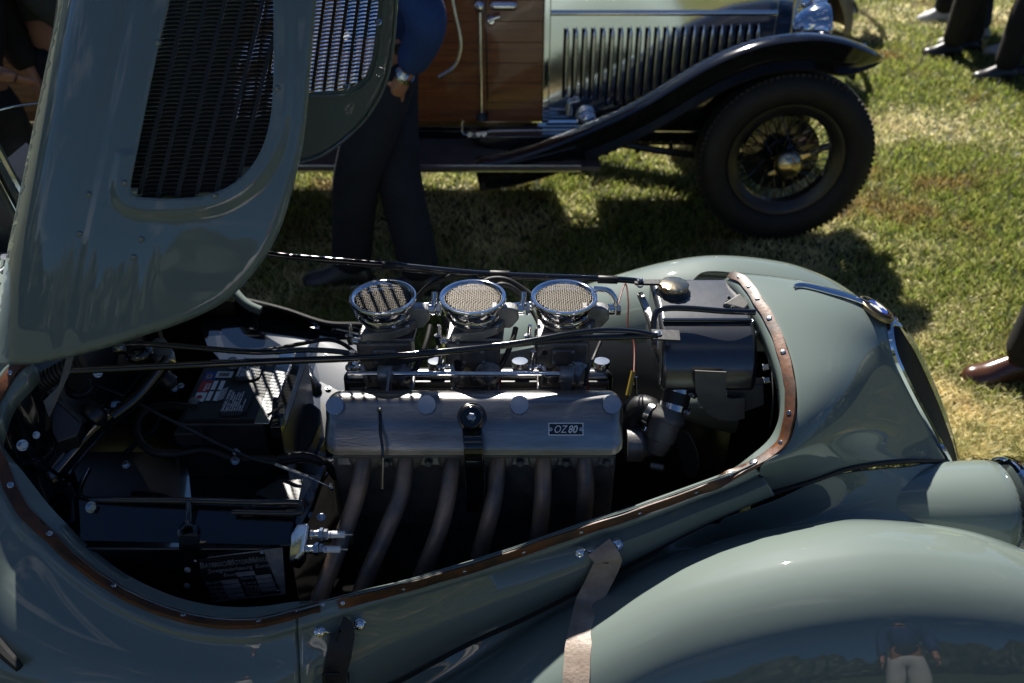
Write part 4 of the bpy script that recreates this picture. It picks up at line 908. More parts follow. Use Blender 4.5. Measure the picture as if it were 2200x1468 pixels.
# ---- three carburettors
def carb(px, k):
    cx = (px-1100)/2000*1.802; B = Vector((cx, 1.556, 1.04)); ax = Vector((0, -.01, 1)).normalized()
    root = obj('carburettor', MB().lathe(B-ax*.065, ax, [(0, .030), (.008, .036), (.016, .045), (.022, .046)], 28), 'cast', CAR)
    # air horn
    obj('air_horn', MB().lathe(B, ax, [(-.034, .048), (-.032, .056), (-.026, .0575), (-.023, .0565), (-.021, .0595), (-.006, .0625), (-.003, .0645), (.002, .0655), (.005, .064), (.0055, .0600), (.003, .0555), (-.001, .0535), (-.006, .053)], 56, caps=False), 'chrome', root, auto=50)
    obj('horn_clamp', MB().lathe(B-ax*.040, ax, [(0, .040), (.0, .047), (.009, .0475), (.009, .040)], 40, caps=False), 'worn_chrome', root)
    bolt(B-ax*.034+Vector((.022, -.045, -.002)), X_, .006, root)
    # woven gauze
    g = MB(); n_ = 25; s = .106/n_; fr = nframe(B+ax*.0005, ax, (0, 1, 0)); wv = .0007
    for d in (0, 1):
        for i in range(n_):
            q = -.053+s*(i+.5); hl = math.sqrt(max(.0001, .0525**2-q*q)); m = int(2*hl/s)+1; pts = []
            for j in range(m+1):
                w = -hl+2*hl*j/m; zz = wv*(1 if (j+i+d) % 2 else -1); pts.append(fr @ (Vector((q, w, zz)) if d else Vector((w, q, zz))))
            sd = fr.to_3x3() @ (Vector((.00050, 0, 0)) if d else Vector((0, .00050, 0))); up = ax*.0006
            g.grid([[p-sd for p in pts], [p+up for p in pts], [p+sd for p in pts]])
    obj('gauze', g, 'gauze', root, auto=0, kind='stuff')
    obj('throat', MB().lathe(B-ax*.012, ax, [(0, .0535), (-.020, .03), (-.026, .018), (-.027, .001)], 28, caps=False), 'black_cavity', root)
    # bodies
    b = MB(); b.prism([B+Vector((-.052, -.030, -.075)), B+Vector((.058, -.030, -.075)), B+Vector((.062, .045, -.075)), B+Vector((-.05, .045, -.075))], (0, 0, -.008))
    obj('carb_flange', b, 'cast', root, bevel=.003)
    b = MB().prism([B+Vector(p) for p in ((-.045, -.034, -.062), (.018, -.036, -.055), (.05, -.03, -.045), (.062, -.01, -.043), (.062, .035, -.05), (-.03, .04, -.06))], (0, 0, -.02))
    obj('carb_lid', b, 'cast', root, bevel=.004)
    b = MB(); b.box(B+Vector((-.002, -.002, -.115)), (.108, .065, .066)); obj('float_chamber', b, 'dark_cast', root, bevel=.007)
    b = MB(); b.box(B+Vector((.0, -.036, -.112)), (.05, .008, .034)); obj('float_cover', b, 'dark_cast', root, bevel=.005)
    b = MB(); b.box(B+Vector((-.002, .0, -.17)), (.09, .055, .05)); b.lathe(B+Vector((-.02, -.03, -.165)), Vector((0, -1, 0)), [(0, .014), (.01, .014), (.012, .009)], 14); b.cyl(B+Vector((-.04, -.03, -.15)), B+Vector((-.04, -.03, -.18)), .009); obj('throttle_body', b, 'dark_cast', root, bevel=.004)
    b = MB(); b.box(B+Vector((.0, .0, -.205)), (.10, .05, .012)); obj('base_flange', b, 'dark_cast', root, bevel=.003)
    # accelerator pump dome with ring of screws
    pc = B+Vector((.028, -.040, -.150)); pn = Vector((0, -1, .15)).normalized()
    obj('pump_cover', MB().lathe(pc, pn, [(-.008, .026), (.002, .026), (.004, .022), (.008, .018), (.018, .014), (.021, .009), (.0215, .001)], 28), 'cast', root)
    fr2 = nframe(pc+pn*.002, pn); s0 = None
    for j in range(8):
        a = 2*math.pi*j/8+.3; p = fr2 @ Vector((math.cos(a)*.0225, math.sin(a)*.0225, 0))
        if s0 is None: s0 = bolt(p, pn, .0026, root, 'steel', name='cover_screw', h=.9)
        else: inst(s0, nframe(p, pn) @ Matrix.Scale(.0026, 4), root)
    obj('brass_plug', MB().lathe(B+Vector((-.012, -.037, -.146)), Vector((0, -1, .15)), [(0, .009), (.003, .009), (.003, .006)], 16), 'old_brass', root)
    for (dx, dy, dz) in ((-.018, -.04, -.1), (.018, -.04, -.1), (-.018, -.04, -.124), (.020, -.04, -.124)): bolt(B+Vector((dx, dy, dz)), (0, -1, 0), .003, root, 'steel', name='cover_screw')
    bolt(B+Vector((.047, -.030, -.045)), ax, .0055, root, 'zinc', slot=True, name='lid_screw'); bolt(B+Vector((-.03, -.036, -.078)), ax, .004, root, 'steel', slot=True, name='lid_screw')
    # fuel inlet arm with banjo
    b = MB().prism([B+Vector(p) for p in ((.035, -.008, -.018), (.072, -.008, -.018), (.086, -.008, -.022), (.090, -.008, -.045), (.074, -.008, -.066), (.05, -.008, -.066), (.035, -.008, -.05))], (0, .026, 0))
    obj('fuel_inlet', b, 'cast', root, bevel=.005)
    j = B+Vector((.098, .004, -.028)); obj('banjo', MB().lathe(j-X_*.012, X_, [(0, .009), (.002, .011), (.012, .011), (.014, .009)], 16), 'chrome', root)
    obj('banjo_bolt', MB().lathe(j+X_*.004, X_, [(0, .0105), (.001, .0118), (.008, .0118), (.009, .0105)], 6), 'zinc', root, auto=30)
    obj('fuel_stub', MB().tube([j+Vector((-.002, 0, .006)), j+Vector((.0, .008, .018)), j+Vector((.0, .016, .03))] if k < 2 else [j+Vector((.002, 0, .006)), j+Vector((.002, .004, .020)), j+Vector((-.012, .010, .036)), j+Vector((-.04, .014, .038))], .0058, 10, 5), 'chrome', root)
    # linkage ball joint
    lj = K(px-72, 790, Y=1.50); obj('link_ball', MB().ball(lj, .0088).cyl(lj, lj+Vector((.025, .0, .004)), .005), 'steel', root); obj('link_rod', MB().cyl(lj+Vector((0, 0, .004)), K(px-66, 755, Y=1.50), .004, .0055, 10), 'steel', root)
    obj('link_nut', MB().lathe(lj+Vector((.012, 0, .002)), X_, [(0, .007), (.008, .007)], 6), 'zinc', root, auto=30)
    obj('throttle_lever', MB().prism([K(px-52, 785, Y=1.495), K(px-42, 785, Y=1.495), K(px-34, 812, Y=1.475), K(px-40, 812, Y=1.475)], (0, .003, 0)), 'steel', root, bevel=.0005)
    # pump lever wire
    obj('pump_lever', MB().box(pc+Vector((-.002, -.024, -.032)), (.003, .004, .055)), 'old_brass', root)
    # side fittings on the left
    b = MB(); b.cyl(B+Vector((-.062, -.02, -.085)), B+Vector((-.04, -.02, -.09)), .008); b.hexn(B+Vector((-.07, -.02, -.072)), (0.2, 0, -1), .008, .02); b.cyl(B+Vector((-.066, -.02, -.05)), B+Vector((-.068, -.02, -.08)), .004); obj('vacuum_fitting', b, 'worn_chrome', root)
    rr_ = random.Random(k)
    b = MB()
    for q in range(7): p = B+Vector((rr_.uniform(-.05, .05), -.034, rr_.uniform(-.19, -.13))); b.cyl(p, p+Vector((rr_.uniform(-.01, .01), -.008, 0)), rr_.uniform(.003, .006), n=8)
    obj('jet_plugs', b, 'cast', root, kind='stuff')
    return root
for k, px in enumerate((823, 1016, 1212)): carb(px, k)
# fuel rail behind the horns
fr_y = 1.60
for a, b in ((870, 960), (1065, 1155)):
    o = obj('fuel_rail', MB().cyl(K(a, 657, Y=fr_y), K(b, 656, Y=fr_y), .0062, n=14), 'chrome', CAR)
    for x in (a+58, b-14): obj('rail_union', MB().lathe(K(x, 657, Y=fr_y), X_, [(-.007, .008), (-.005, .0092), (.005, .0092), (.007, .008)], 14), 'chrome', o)
# throttle shaft and its pedestals
sh = obj('throttle_shaft', MB().cyl(K(748, 803, Y=1.47), K(1232, 803, Y=1.47), .0052, n=16), 'chrome', CAR)
for px in (827, 1217):
    c = K(px, 803, Y=1.47); obj('shaft_pedestal', MB().lathe(c-X_*.0135, X_, [(0, .014), (.003, .016), (.024, .016), (.027, .014)], 20).prism([c+Vector((-.012, -.004, -.01)), c+Vector((.012, -.004, -.01)), c+Vector((.008, .0, -.055)), c+Vector((-.008, 0, -.055))], (0, .012, 0)), 'cast', sh, bevel=.001)
l_ = K(836, 800, Y=1.452); l2 = K(829, 855, Y=1.40)
obj('shaft_arm', MB().cyl(l_, l2, .0032).ball(l2, .0075, 12, 6).ball(l2+Vector((-.012, 0, .002)), .0085, 12, 6).cyl(l2, l2+Vector((.012, 0, .001)), .006), 'steel', sh)
rod = [l2+Vector((-.012, -.004, -.006)), K(816, 885, Y=1.365), K(817, 930, Y=1.33), K(822, 970, Y=1.305), K(821, 1050, Y=1.28)]
obj('throttle_rod_end', MB().cyl(rod[0], rod[1], .0052), 'steel', sh); obj('throttle_rod', MB().tube(rod[1:], .0028, 8, 5), 'gloss_black', sh)
# rubber hoses and plug leads around the carburettors
def hs(pts, r=.0058, m_='rubber', name='fuel_hose'): return obj(name, MB().tube([K(a, b, Y=y) for a, b, y in pts], r, 10, 6), m_, CAR)
hs([(885, 655, 1.66), (915, 620, 1.68), (950, 600, 1.69), (990, 590, 1.69), (1020, 600, 1.68), (1040, 640, 1.66)])
hs([(918, 665, 1.65), (940, 632, 1.66), (975, 618, 1.66), (1010, 624, 1.66)])
hs([(1030, 612, 1.66), (1055, 600, 1.67), (1090, 602, 1.67), (1130, 625, 1.66), (1160, 650, 1.64)])
hs([(1050, 628, 1.65), (1075, 612, 1.65), (1105, 622, 1.65), (1135, 655, 1.64), (1160, 700, 1.60), (1170, 760, 1.52)])
hs([(958, 678, 1.60), (963, 720, 1.58), (978, 760, 1.54), (985, 800, 1.50)])
hs([(925, 700, 1.60), (915, 740, 1.56), (895, 790, 1.52), (870, 815, 1.50)])
hs([(1108, 705, 1.60), (1100, 735, 1.57), (1080, 780, 1.54), (1060, 810, 1.50)])
hs([(948, 720, 1.60), (940, 745, 1.58), (930, 765, 1.55), (840, 782, 1.50), (790, 800, 1.48)], .004)
hs([(1290, 735, 1.60), (1275, 770, 1.56), (1262, 800, 1.50), (1258, 830, 1.48)], .004)
hs([(1325, 665, 1.60), (1343, 610, 1.68), (1350, 650, 1.64), (1349, 700, 1.6), (1362, 740, 1.57), (1362, 800, 1.50)], .0017, 'copper_red', 'thin_wire')
obj('dipstick', MB().cyl(K(1361, 797, z=.90), K(1349, 850, z=.86), .0048), 'yellow_plastic', CAR); obj('dipstick', MB().cyl(K(1366, 810, z=.89), K(1368, 850, z=.85), .0038), 'gloss_black', CAR)

# ---- stay rods across the bay
def rod3(pts, r, name='bonnet_stay', m_='gloss_black'): return obj(name, MB().tube([K(a, b, z=z) for a, b, z in pts], r, 12, 6), m_, CAR)
s1 = rod3([(560, 543, 1.06), (640, 553, 1.05), (865, 572, 1.035), (1060, 590, 1.02), (1330, 601, 1.0), (1372, 607, .995)], .0068)
rod3([(620, 556, 1.04), (750, 568, 1.03), (900, 584, 1.02), (1100, 598, 1.01), (1250, 603, 1.0)], .003, 'brake_pipe')
for a, b in ((843, 571), (1073, 590), (1305, 601)): c = K(a, b, z=1.035 if a < 900 else 1.02 if a < 1200 else 1.002); d = X_+Vector((0, 0, -.04)); obj('stay_wrap', MB().lathe(c-d*.02, d, [(0, .008), (.001, .0086), (.04, .0086), (.041, .008)], 14), 'worn_black', s1)
s2 = rod3([(150, 797, .99), (300, 790, .99), (600, 776, .995), (800, 768, 1.0), (1000, 751, 1.005), (1200, 730, 1.005), (1370, 722, 1.0), (1412, 722, 1.0)], .0066)
s3 = rod3([(760, 774, .985), (900, 760, .995), (1100, 738, 1.01), (1230, 716, 1.02), (1300, 710, 1.02), (1360, 712, 1.012), (1400, 719, 1.003)], .0052)
rod3([(250, 741, .96), (290, 739, .96), (330, 740, .955), (450, 750, .945), (560, 757, .94), (650, 752, .93), (720, 755, .92), (770, 763, .91)], .0058, 'control_tube')
rod3([(540, 757, .925), (600, 748, .92), (650, 738, .92), (700, 730, .92), (735, 738, .91), (765, 760, .90)], .0045, 'control_cable', 'rubber')
bp = obj('stay_bracket', MB().prism([K(1399, 707, z=1.0), K(1460, 709, z=.998), K(1462, 731, z=.998), K(1402, 728, z=1.0)], (0, 0, -.004)), 'worn_black', CAR, bevel=.0008, smooth=False); bolt(K(1413, 716, z=1.002), Z_, .006, bp, name='screw', slot=True)
b2 = obj('stay_bracket', MB().prism([K(1362, 600, z=1.0), K(1418, 600, z=1.0), K(1416, 610, z=.998), K(1364, 609, z=1.0)], (0, 0, -.005)), 'worn_black', CAR, bevel=.0008, smooth=False); bolt(K(1376, 602, z=1.003), Z_, .005, b2); bolt(K(1375, 612, z=.985), -Z_, .006, b2)
bolt(K(112+145, 745, z=.97), Z_, .008, CAR)

# ---- header tank
tx0, tx1 = .293, .482
tank = obj('header_tank', MB().prism([Vector((tx0, y, z)) for y, z in ((1.735, .985), (1.60, .982), (1.555, .972), (1.525, .952), (1.500, .925), (1.492, .895), (1.49, .862), (1.735, .84))], (tx1-tx0, 0, 0)), 'tank_black', CAR, bevel=.012, bs=5)
obj('tank_strap_recess', MB().box(((tx0+tx1)/2, 1.572, .9795), (tx1-tx0-.012, .010, .006)), 'gloss_black', tank, bevel=.002)
obj('tank_flange', MB().tube([K(1373, 635, z=.965), K(1385, 665, z=.955), K(1396, 700, z=.945), K(1412, 760, z=.915), K(1428, 800, z=.885), K(1445, 817, z=.872), K(1500, 822, z=.868), K(1600, 822, z=.868)], .0045, 6, 3), 'worn_black', tank)
obj('tank_side_flange', MB().ribbon(crv([K(1369, 632, z=.97), K(1385, 670, z=.955), K(1402, 730, z=.93), K(1420, 785, z=.90), K(1432, 806, z=.885)], 4), crv([K(1380, 630, z=.972), K(1398, 668, z=.957), K(1413, 730, z=.932), K(1430, 785, z=.902), K(1442, 810, z=.885)], 4), .003, Vector((0, 0, 1))), 'steel', tank)
cc = K(1447, 622, z=.99); N = 60; rings = []
def crown(hh, r0, w): return [cc+Vector((math.cos(2*math.pi*i/N)*r0*(1+w*math.cos(12*2*math.pi*i/N)), math.sin(2*math.pi*i/N)*r0*(1+w*math.cos(12*2*math.pi*i/N)), hh)) for i in range(N)]
mb = MB(); mb.grid([crown(*q)+[crown(*q)[0]] for q in ((.0, .029, .0), (.004, .0295, .03), (.011, .0305, .035), (.014, .029, .03), (.016, .024, .0), (.0165, .001, 0))])
obj('tank_cap', mb, 'brass', tank, auto=40); obj('cap_neck', MB().lathe(cc-Z_*.012, Z_, [(0, .036), (.006, .036), (.010, .032), (.013, .030)], 32), 'satin_black', tank)
rod3([(1406, 745, .965), (1404, 700, .985), (1410, 672, 1.0), (1430, 663, 1.006), (1480, 663, 1.006), (1560, 669, 1.004), (1622, 671, 1.0)], .0062, 'tank_bar')
obj('tank_latch', MB().prism([K(1552, 652, z=.99), K(1590, 628, z=1.0), K(1612, 652, z=.99), K(1600, 664, z=.985)], (0, 0, -.012)), 'dull_plate', tank, bevel=.004)
for p in ((1566, 638), (1562, 647), (1574, 660)): bolt(K(*p, z=.986), Z_, .0028, tank, 'satin_black', name='rivet')
for p, z in (((1618, 692), .965), ((1624, 716), .95), ((1642, 790), .92), ((1644, 818), .90)): bolt(K(*p, z=z), Vector((1, -.3, .5)), .006, CAR, h=1.6)
obj('far_inner_wing', MB().grid([[Vector((x, 2*YC-y-.0, z)) for x, y, z in ((-.06, 1.215, .55), (.10, 1.24, .605), (.205, 1.275, .648), (.32, 1.31, .69), (.42, 1.335, .715), (.56, 1.38, .74))], [Vector((x, 2.06-.05*i, .22)) for i, x in enumerate((-.02, .10, .20, .32, .42, .56))]]), 'satin_black', CAR, solid=.002)
# bracket plates below the tank
yb = 1.478
br = obj('tank_bracket', MB().prism([K(a, b, Y=yb) for a, b in ((1493, 797), (1561, 800), (1560, 845), (1563, 855), (1572, 858), (1600, 856), (1600, 900), (1575, 905), (1545, 903), (1520, 890), (1500, 860), (1493, 830))], (0, .003, 0)), 'dull_plate', CAR, bevel=.0008, smooth=False)
obj('tank_bracket', MB().prism([K(a, b, Y=yb+.02) for a, b in ((1565, 818), (1640, 812), (1641, 870), (1601, 885), (1560, 880))], (0, .003, 0)), 'dull_plate', CAR, bevel=.0008, smooth=False)
obj('bracket_rib', MB().tube([K(1585, 830, Y=yb+.018), K(1638, 829, Y=yb+.018)], .003, 6, 1), 'dull_plate', CAR)
# outlet hose, clips, thermostat housing, bypass elbow
h0 = K(1462, 822, z=.86); h1 = K(1448, 872, z=.82); th = (h1-h0).normalized()
obj('outlet_hose', MB().tube([h0-th*.02, h0, h1, h1+th*.01], .028, 24, 5), 'rubber', CAR)
def clip(c, d, r):
    q = obj('hose_clip', MB().lathe(c-d*.006, d, [(0, r), (0, r+.0015), (.012, r+.0015), (.012, r)], 36, caps=False), 'worn_chrome', CAR)
    s = c+Vector((r*.85, -r*.6, .0)); obj('clip_screw', MB().box(s, (.014, .01, .012)).lathe(s+Vector((.002, -.004, 0)), Vector((.4, -1, .1)), [(0, .006), (.006, .006), (.0065, .004)], 12), 'steel', q, bevel=.001)
clip(h0+(h1-h0)*.28, th, .0285); clip(h1+th*.002, th, .0285)
t1 = K(1436, 888, z=.81); t2 = K(1406, 975, z=.735); td = (t2-t1).normalized()
tl = (t2-t1).length
hs_ = obj('thermostat_housing', MB().lathe(t1-td*.012, td, [(0, .027), (.008, .029), (.016, .036), (.022, .037), (.027, .036), (.028, .034), (tl*.78, .030), (tl*.8, .027), (tl*.95, .025), (tl+.01, .019), (tl+.014, .010)], 36), 'dull_plate', CAR, auto=35)
obj('housing_bleed', MB().lathe(K(1398, 1000, z=.73), Vector((1, -.3, 0)), [(0, .007), (.025, .007), (.027, .004)], 6), 'dark_cast', hs_)
obj('bypass_elbow', MB().tube([K(1415, 895, z=.80), K(1395, 880, z=.805), K(1375, 878, z=.80), K(1360, 890, z=.785), K(1357, 915, z=.76), K(1365, 940, z=.73)], [.022, .026, .028, .027, .024, .022], 22, 6), 'worn_black', CAR)
clip(K(1402, 892, z=.80), (K(1375, 878, z=.80)-K(1415, 900, z=.80)).normalized(), .0265); clip(K(1362, 925, z=.745), Vector((.1, -.2, -1)).normalized(), .024)
obj('fan_blade', MB().grid([[K(a, b, Y=y) for a, b, y in r] for r in (((1453, 925, 1.44), (1470, 922, 1.43), (1480, 925, 1.42)), ((1455, 960, 1.44), (1476, 955, 1.425), (1497, 955, 1.41)), ((1466, 1000, 1.43), (1486, 995, 1.415), (1508, 990, 1.40)), ((1474, 1028, 1.42), (1490, 1028, 1.41), (1500, 1020, 1.40)))]), 'worn_black', CAR, solid=.004, sub=2, auto=0)
obj('water_pump', MB().lathe(K(1345, 955, z=.74), X_, [(0, .035), (.03, .035), (.04, .025), (.07, .02)], 24), 'dark_cast', CAR)
rod3([(1658, 800, .93), (1661, 860, .90), (1655, 920, .84)], .0016, 'thin_cable', 'worn_black')
# ================================================================ vintage tourer standing behind
def spoked_wheel(par, c, Rr, tyre_w, side=-1, n=56, cap='brass', name='wheel', ears=True, hubm='gloss_black'):
    """wheel with its axis along Y; side: where the outer face looks"""
    c = Vector(c); ax = Vector((0, side, 0)); r0 = Rr-tyre_w
    w = obj(name, MB().lathe(c-ax*.05, ax, [(0, .06), (.03, .075), (.05, .055), (.10, .045), (.115, .04)], 24), hubm, par)
    t = tyre_w; prof = []
    for k in range(20):
        a = 2*math.pi*k/20; prof.append((math.cos(a)*t*.52, r0+t*.5+math.sin(a)*t*.5*(1.0 if math.sin(a) < .8 else .97)))
    ty = obj('tyre', MB().lathe(c, ax, prof, 64, closed=True), 'tyre', w, auto=0)
    tr = MB()
    for k in range(90):
        a = 2*math.pi*k/90; d = Vector((math.cos(a), 0, math.sin(a)))
        for s in (-1, 1): tr.box(c+d*(Rr-.0138)+ax*s*t*.2, (.017, t*.26, .012), Matrix.Rotation(-a+math.pi/2, 3, 'Y'))
    obj('tread_blocks', tr, 'tyre', w, smooth=False, kind='stuff')
    obj('rim', MB().lathe(c, ax, [(-.05, r0), (-.05, r0+.012), (-.045, r0+.012), (-.04, r0-.008), (-.02, r0-.028), (.02, r0-.028), (.04, r0-.008), (.045, r0+.014), (.052, r0+.012), (.05, r0-.004), (.025, r0-.036), (-.025, r0-.036)], 56, closed=True), 'satin_black', w, auto=50)
    obj('brake_drum', MB().lathe(c-ax*.10, ax, [(0, .17), (.06, .17), (.062, .15), (.064, .02)], 32), 'gloss_black', w, auto=40)
    for k in range(n):
        a = 2*math.pi*k/n; tang = (1 if k % 2 else -1)*.55; lay = k % 4 < 2
        p = Vector((math.cos(a+tang)*.055, 0, math.sin(a+tang)*.055))+ax*(.05 if lay else -.035); q = Vector((math.cos(a)*(r0-.03), 0, math.sin(a)*(r0-.03)))+ax*(.008 if lay else -.008)
        obj('spoke', MB().cyl(c+p, c+q, .0022, n=5), 'gloss_black', w)
    if cap:
        e = c+ax*.07; mb = MB().lathe(e, ax, [(0, .058), (.012, .064), (.03, .060), (.048, .044), (.056, .022), (.058, .001)], 28)
        obj('hub_cap', mb, cap, w)
        if ears: obj('hub_cap_ear', MB().prism([e+Vector((-.085, side*.012, -.040)), e+Vector((-.078, side*.012, -.052)), e+Vector((-.03, side*.012, -.042)), e+Vector((-.045, side*.012, -.015))], ax*.012), cap, w, bevel=.003); obj('hub_cap_ear', MB().prism([e+Vector((.085, side*.012, .056)), e+Vector((.092, side*.012, .044)), e+Vector((.045, side*.012, .015)), e+Vector((.03, side*.012, .042))], ax*.012), cap, w, bevel=.003)
    return w
T = thing('vintage_tourer', 'vintage touring car with riveted mahogany body, silver louvred bonnet and black wings', 'car', (.3, 4.75, 0))
YS = 4.12
def kx(px, py, Y=YS): return K(px, py, Y=Y).x
z_b = K(1165, 262, Y=YS).z
wx0 = kx(1166, 130)
# planked body side, scuttle and tub
nz_ = 9; zt = 1.28; hp = (zt-z_b)/nz_
for k in range(nz_):
    obj('plank', MB().box(((-3.1+wx0)/2, YS+.012, z_b+hp*(k+.5)), (wx0+3.1, .024, hp-.0012)), 'wood', T, bevel=.0018)
tubm = MB().box(((-3.1+wx0)/2, YS+.40, .89), (wx0+3.1-.01, .74, .78)); obj('body_tub', tubm, 'wood', T, bevel=.03)
rvt = MB()
for i in range(34):
    for k in range(nz_*2):
        rvt.lathe((wx0-.035-i*.0595, YS+.001, z_b+hp*(k+.5)/2), (0, -1, 0), [(0, .0028), (.002, .0022), (.0025, .0005)], 6)
obj('copper_rivets', rvt, 'copper', T, kind='stuff')
obj('door_gap', MB().box((kx(1036, 130)+.02, YS-.001, .86), (.006, .004, .76)), 'gloss_black', T)
bx = kx(1034, 120)
obj('door_bar', MB().cyl(K(1031, 15, Y=YS-.03), K(1035, 243, Y=YS-.03), .0085, n=12), 'chrome', T)
obj('bar_foot', MB().lathe(K(1035, 248, Y=YS-.03), (0, 0, 1), [(-.02, .028), (0, .024), (.012, .012)], 12), 'satin_black', T)
obj('bar_knob', MB().ball(K(1030, 14, Y=YS-.035), .026), 'chrome', T); obj('door_handle', MB().cyl(K(1062, 13, Y=YS-.05), K(1102, 13, Y=YS-.05), .02, n=16).ball(K(1062, 13, Y=YS-.05), .02).ball(K(1102, 13, Y=YS-.05), .02), 'chrome', T)
obj('door_lock', MB().lathe(K(1056, 42, Y=YS), (0, -1, 0), [(0, .024), (.02, .022), (.03, .012)], 16).cyl(K(1048, 45, Y=YS-.03), K(1074, 36, Y=YS-.03), .009), 'chrome', T)
obj('horn_tube', MB().tube([K(962, -60, Y=YS-.12), K(976, 20, Y=YS-.12), K(988, 75, Y=YS-.12), K(989, 110, Y=YS-.12), K(975, 145, Y=YS-.12), K(943, 166, Y=YS-.12)], .0095, 12, 6), 'worn_chrome', T)
# silver bonnet
bx1 = kx(1655, 130); zb1 = K(1400, 55, Y=YS).z
bon = obj('bonnet_side', MB().box(((wx0+bx1)/2, YS+.01, (z_b+1.02)/2), (bx1-wx0, .02, 1.02-z_b)), 'silver', T, bevel=.003)
obj('bonnet_frame', MB().box((wx0+.016, YS-.002, (z_b+1.05)/2), (.032, .03, 1.05-z_b)), 'chrome', T, bevel=.006)
obj('bonnet_frame', MB().box(((wx0+bx1)/2+.02, YS-.004, z_b-.004), (bx1-wx0, .025, .014)), 'chrome', T, bevel=.003)
zl = K(1400, 28, Y=YS).z
obj('bonnet_hinge_rail', MB().cyl((wx0, YS-.004, zl), (bx1, YS-.004, zl), .011, n=12), 'silver', T)
top = [[Vector((x, YS+.36-math.cos(a)*.36, zl+math.sin(a)*.27)) for a in [i*math.pi/10 for i in range(11)]] for x in (wx0, (wx0+bx1)/2, bx1)]
obj('bonnet_top', MB().grid(top), 'silver', T, auto=50, solid=.003)
lou = None
n_l = 22
for k in range(n_l):
    px = 1217+k*19.15; zt_ = K(px, 57-k*.35, Y=YS).z; zb_ = K(px, 214 if k < 5 else 232, Y=YS).z; x = kx(px, 130)
    m_ = MB(); N = 8
    rows_ = []
    L_ = zt_-zb_; cz = (zt_+zb_)/2
    for j in range(13):
        q = j/12; zz = (q-.5)*L_; r = .0105*math.sqrt(max(0.0, 1-abs(2*q-1)**8))+.0001
        rows_.append([Vector((math.cos(a)*r*1.0, -math.sin(a)*r*1.5, zz)) for a in [math.pi*i/N for i in range(N+1)]])
    m_.grid(rows_)
    o = obj('louvre', m_, 'silver', T, auto=0); o.matrix_basis = Matrix.Translation((x, YS, cz)); WM[o.name] = o.matrix_basis.copy()
    s_ = obj('louvre_slot', MB().box((x-.0112, YS-.004, cz), (.009, .009, L_*.94)), 'black_cavity', o, smooth=False)
obj('bonnet_catch', MB().lathe(K(1262, 250, Y=YS-.02), (0, 0, 1), [(-.028, .045), (-.01, .05), (.01, .044), (.03, .026), (.036, .001)], 20), 'chrome', T); obj('catch_handle', MB().cyl(K(1224, 222, Y=YS-.02), K(1222, 246, Y=YS-.02), .010, .016).cyl(K(1224, 222, Y=YS-.02), K(1245, 216, Y=YS-.02), .006), 'worn_chrome', T)
rad = obj('radiator_shell', MB().box((kx(1677, 60)+.01, YS+.36, .86), (.12, .70, .86)), 'chrome', T, bevel=.03, bs=4)
# chassis, valance, running board
obj('chassis_rail', MB().box((-.95, YS+.02, z_b-.055), (4.2, .06, .07)), 'gloss_black', T, bevel=.004)
obj('valance', MB().box((-1.2, YS-.03, z_b-.09), (3.3, .012, .12)), 'gloss_black', T, bevel=.004)
ztb = .40; yb0 = 3.79
rb = obj('running_board', MB().box(((-3.0+kx(1290, 350, 3.8))/2, (yb0+YS)/2-.02, ztb-.012), (kx(1290, 350, 3.8)+3.0, YS-yb0, .02)), 'board_rubber', T, bevel=.003)
xr = kx(1245, 340, 3.9)
for k in range(15): obj('tread_rib', MB().box(((-3.0+xr)/2, yb0+.02+k*.0195, ztb+.002), (xr+3.0, .009, .006)), 'board_rubber', rb, smooth=False)
obj('board_edge', MB().box(((-3.0+xr)/2, yb0-.008, ztb-.014), (xr+3.0, .012, .034)), 'worn_chrome', rb, bevel=.003)
obj('step_rail', MB().tube([K(995, 258, Y=3.98), K(997, 290, Y=3.98), K(1060, 282, Y=3.98), K(1180, 281, Y=3.98), K(1330, 281, Y=3.98), K(1520, 283, Y=3.98)], .005, 8, 3), 'worn_chrome', T)
for k, px in enumerate((1010, 1028, 1040)): bolt(K(px, 290, Y=3.97), (0, -1, .2), .009, T)
obj('tool_locker', MB().prism([K(1005, 292, Y=3.96), K(1330, 290, Y=3.96), K(1290, 310, Y=3.96), K(1200, 332, Y=3.96), K(1090, 330, Y=3.96), K(1020, 312, Y=3.96)], (0, .1, 0)), 'gloss_black', T, bevel=.01)
for k in range(2):
    obj('leaf_spring', MB().tube([Vector((.35, YS+.05+k*.66, .38)), Vector((.8, YS+.05+k*.66, .30)), Vector((1.25, YS+.05+k*.66, .28)), Vector((1.5, YS+.05+k*.66, .34))], .018, 8, 4), 'satin_black', T)
obj('front_axle', MB().cyl((1.2, 3.95, .37), (1.2, 5.05, .37), .035), 'satin_black', T)
obj('engine_sump', MB().box((.75, 4.5, .46), (.8, .3, .2)), 'satin_black', T, bevel=.04)
obj('exhaust_silencer', MB().cyl((-.9, 4.35, .33), (.1, 4.35, .33), .06), 'satin_black', T)
for k in range(14): 
    x = kx(1175+k*22, 335, 4.3); obj('undertray_slat', MB().box((x, 4.3, .365), (.008, .01, .12)), 'plate_metal', T, smooth=False)
obj('undertray', MB().box((.52, 4.33, .30), (.9, .05, .02)), 'satin_black', T); obj('undertray', MB().box((.55, 4.35, .44), (1.0, .04, .04)), 'satin_black', T)
for k in range(11): obj('undertray_foot', MB().cyl((.12+k*.09+.02*(k % 3), 4.3, .29), (.12+k*.09+.02*(k % 3), 4.3, .265-.012*(k % 2)), .012, n=6), 'satin_black', T)
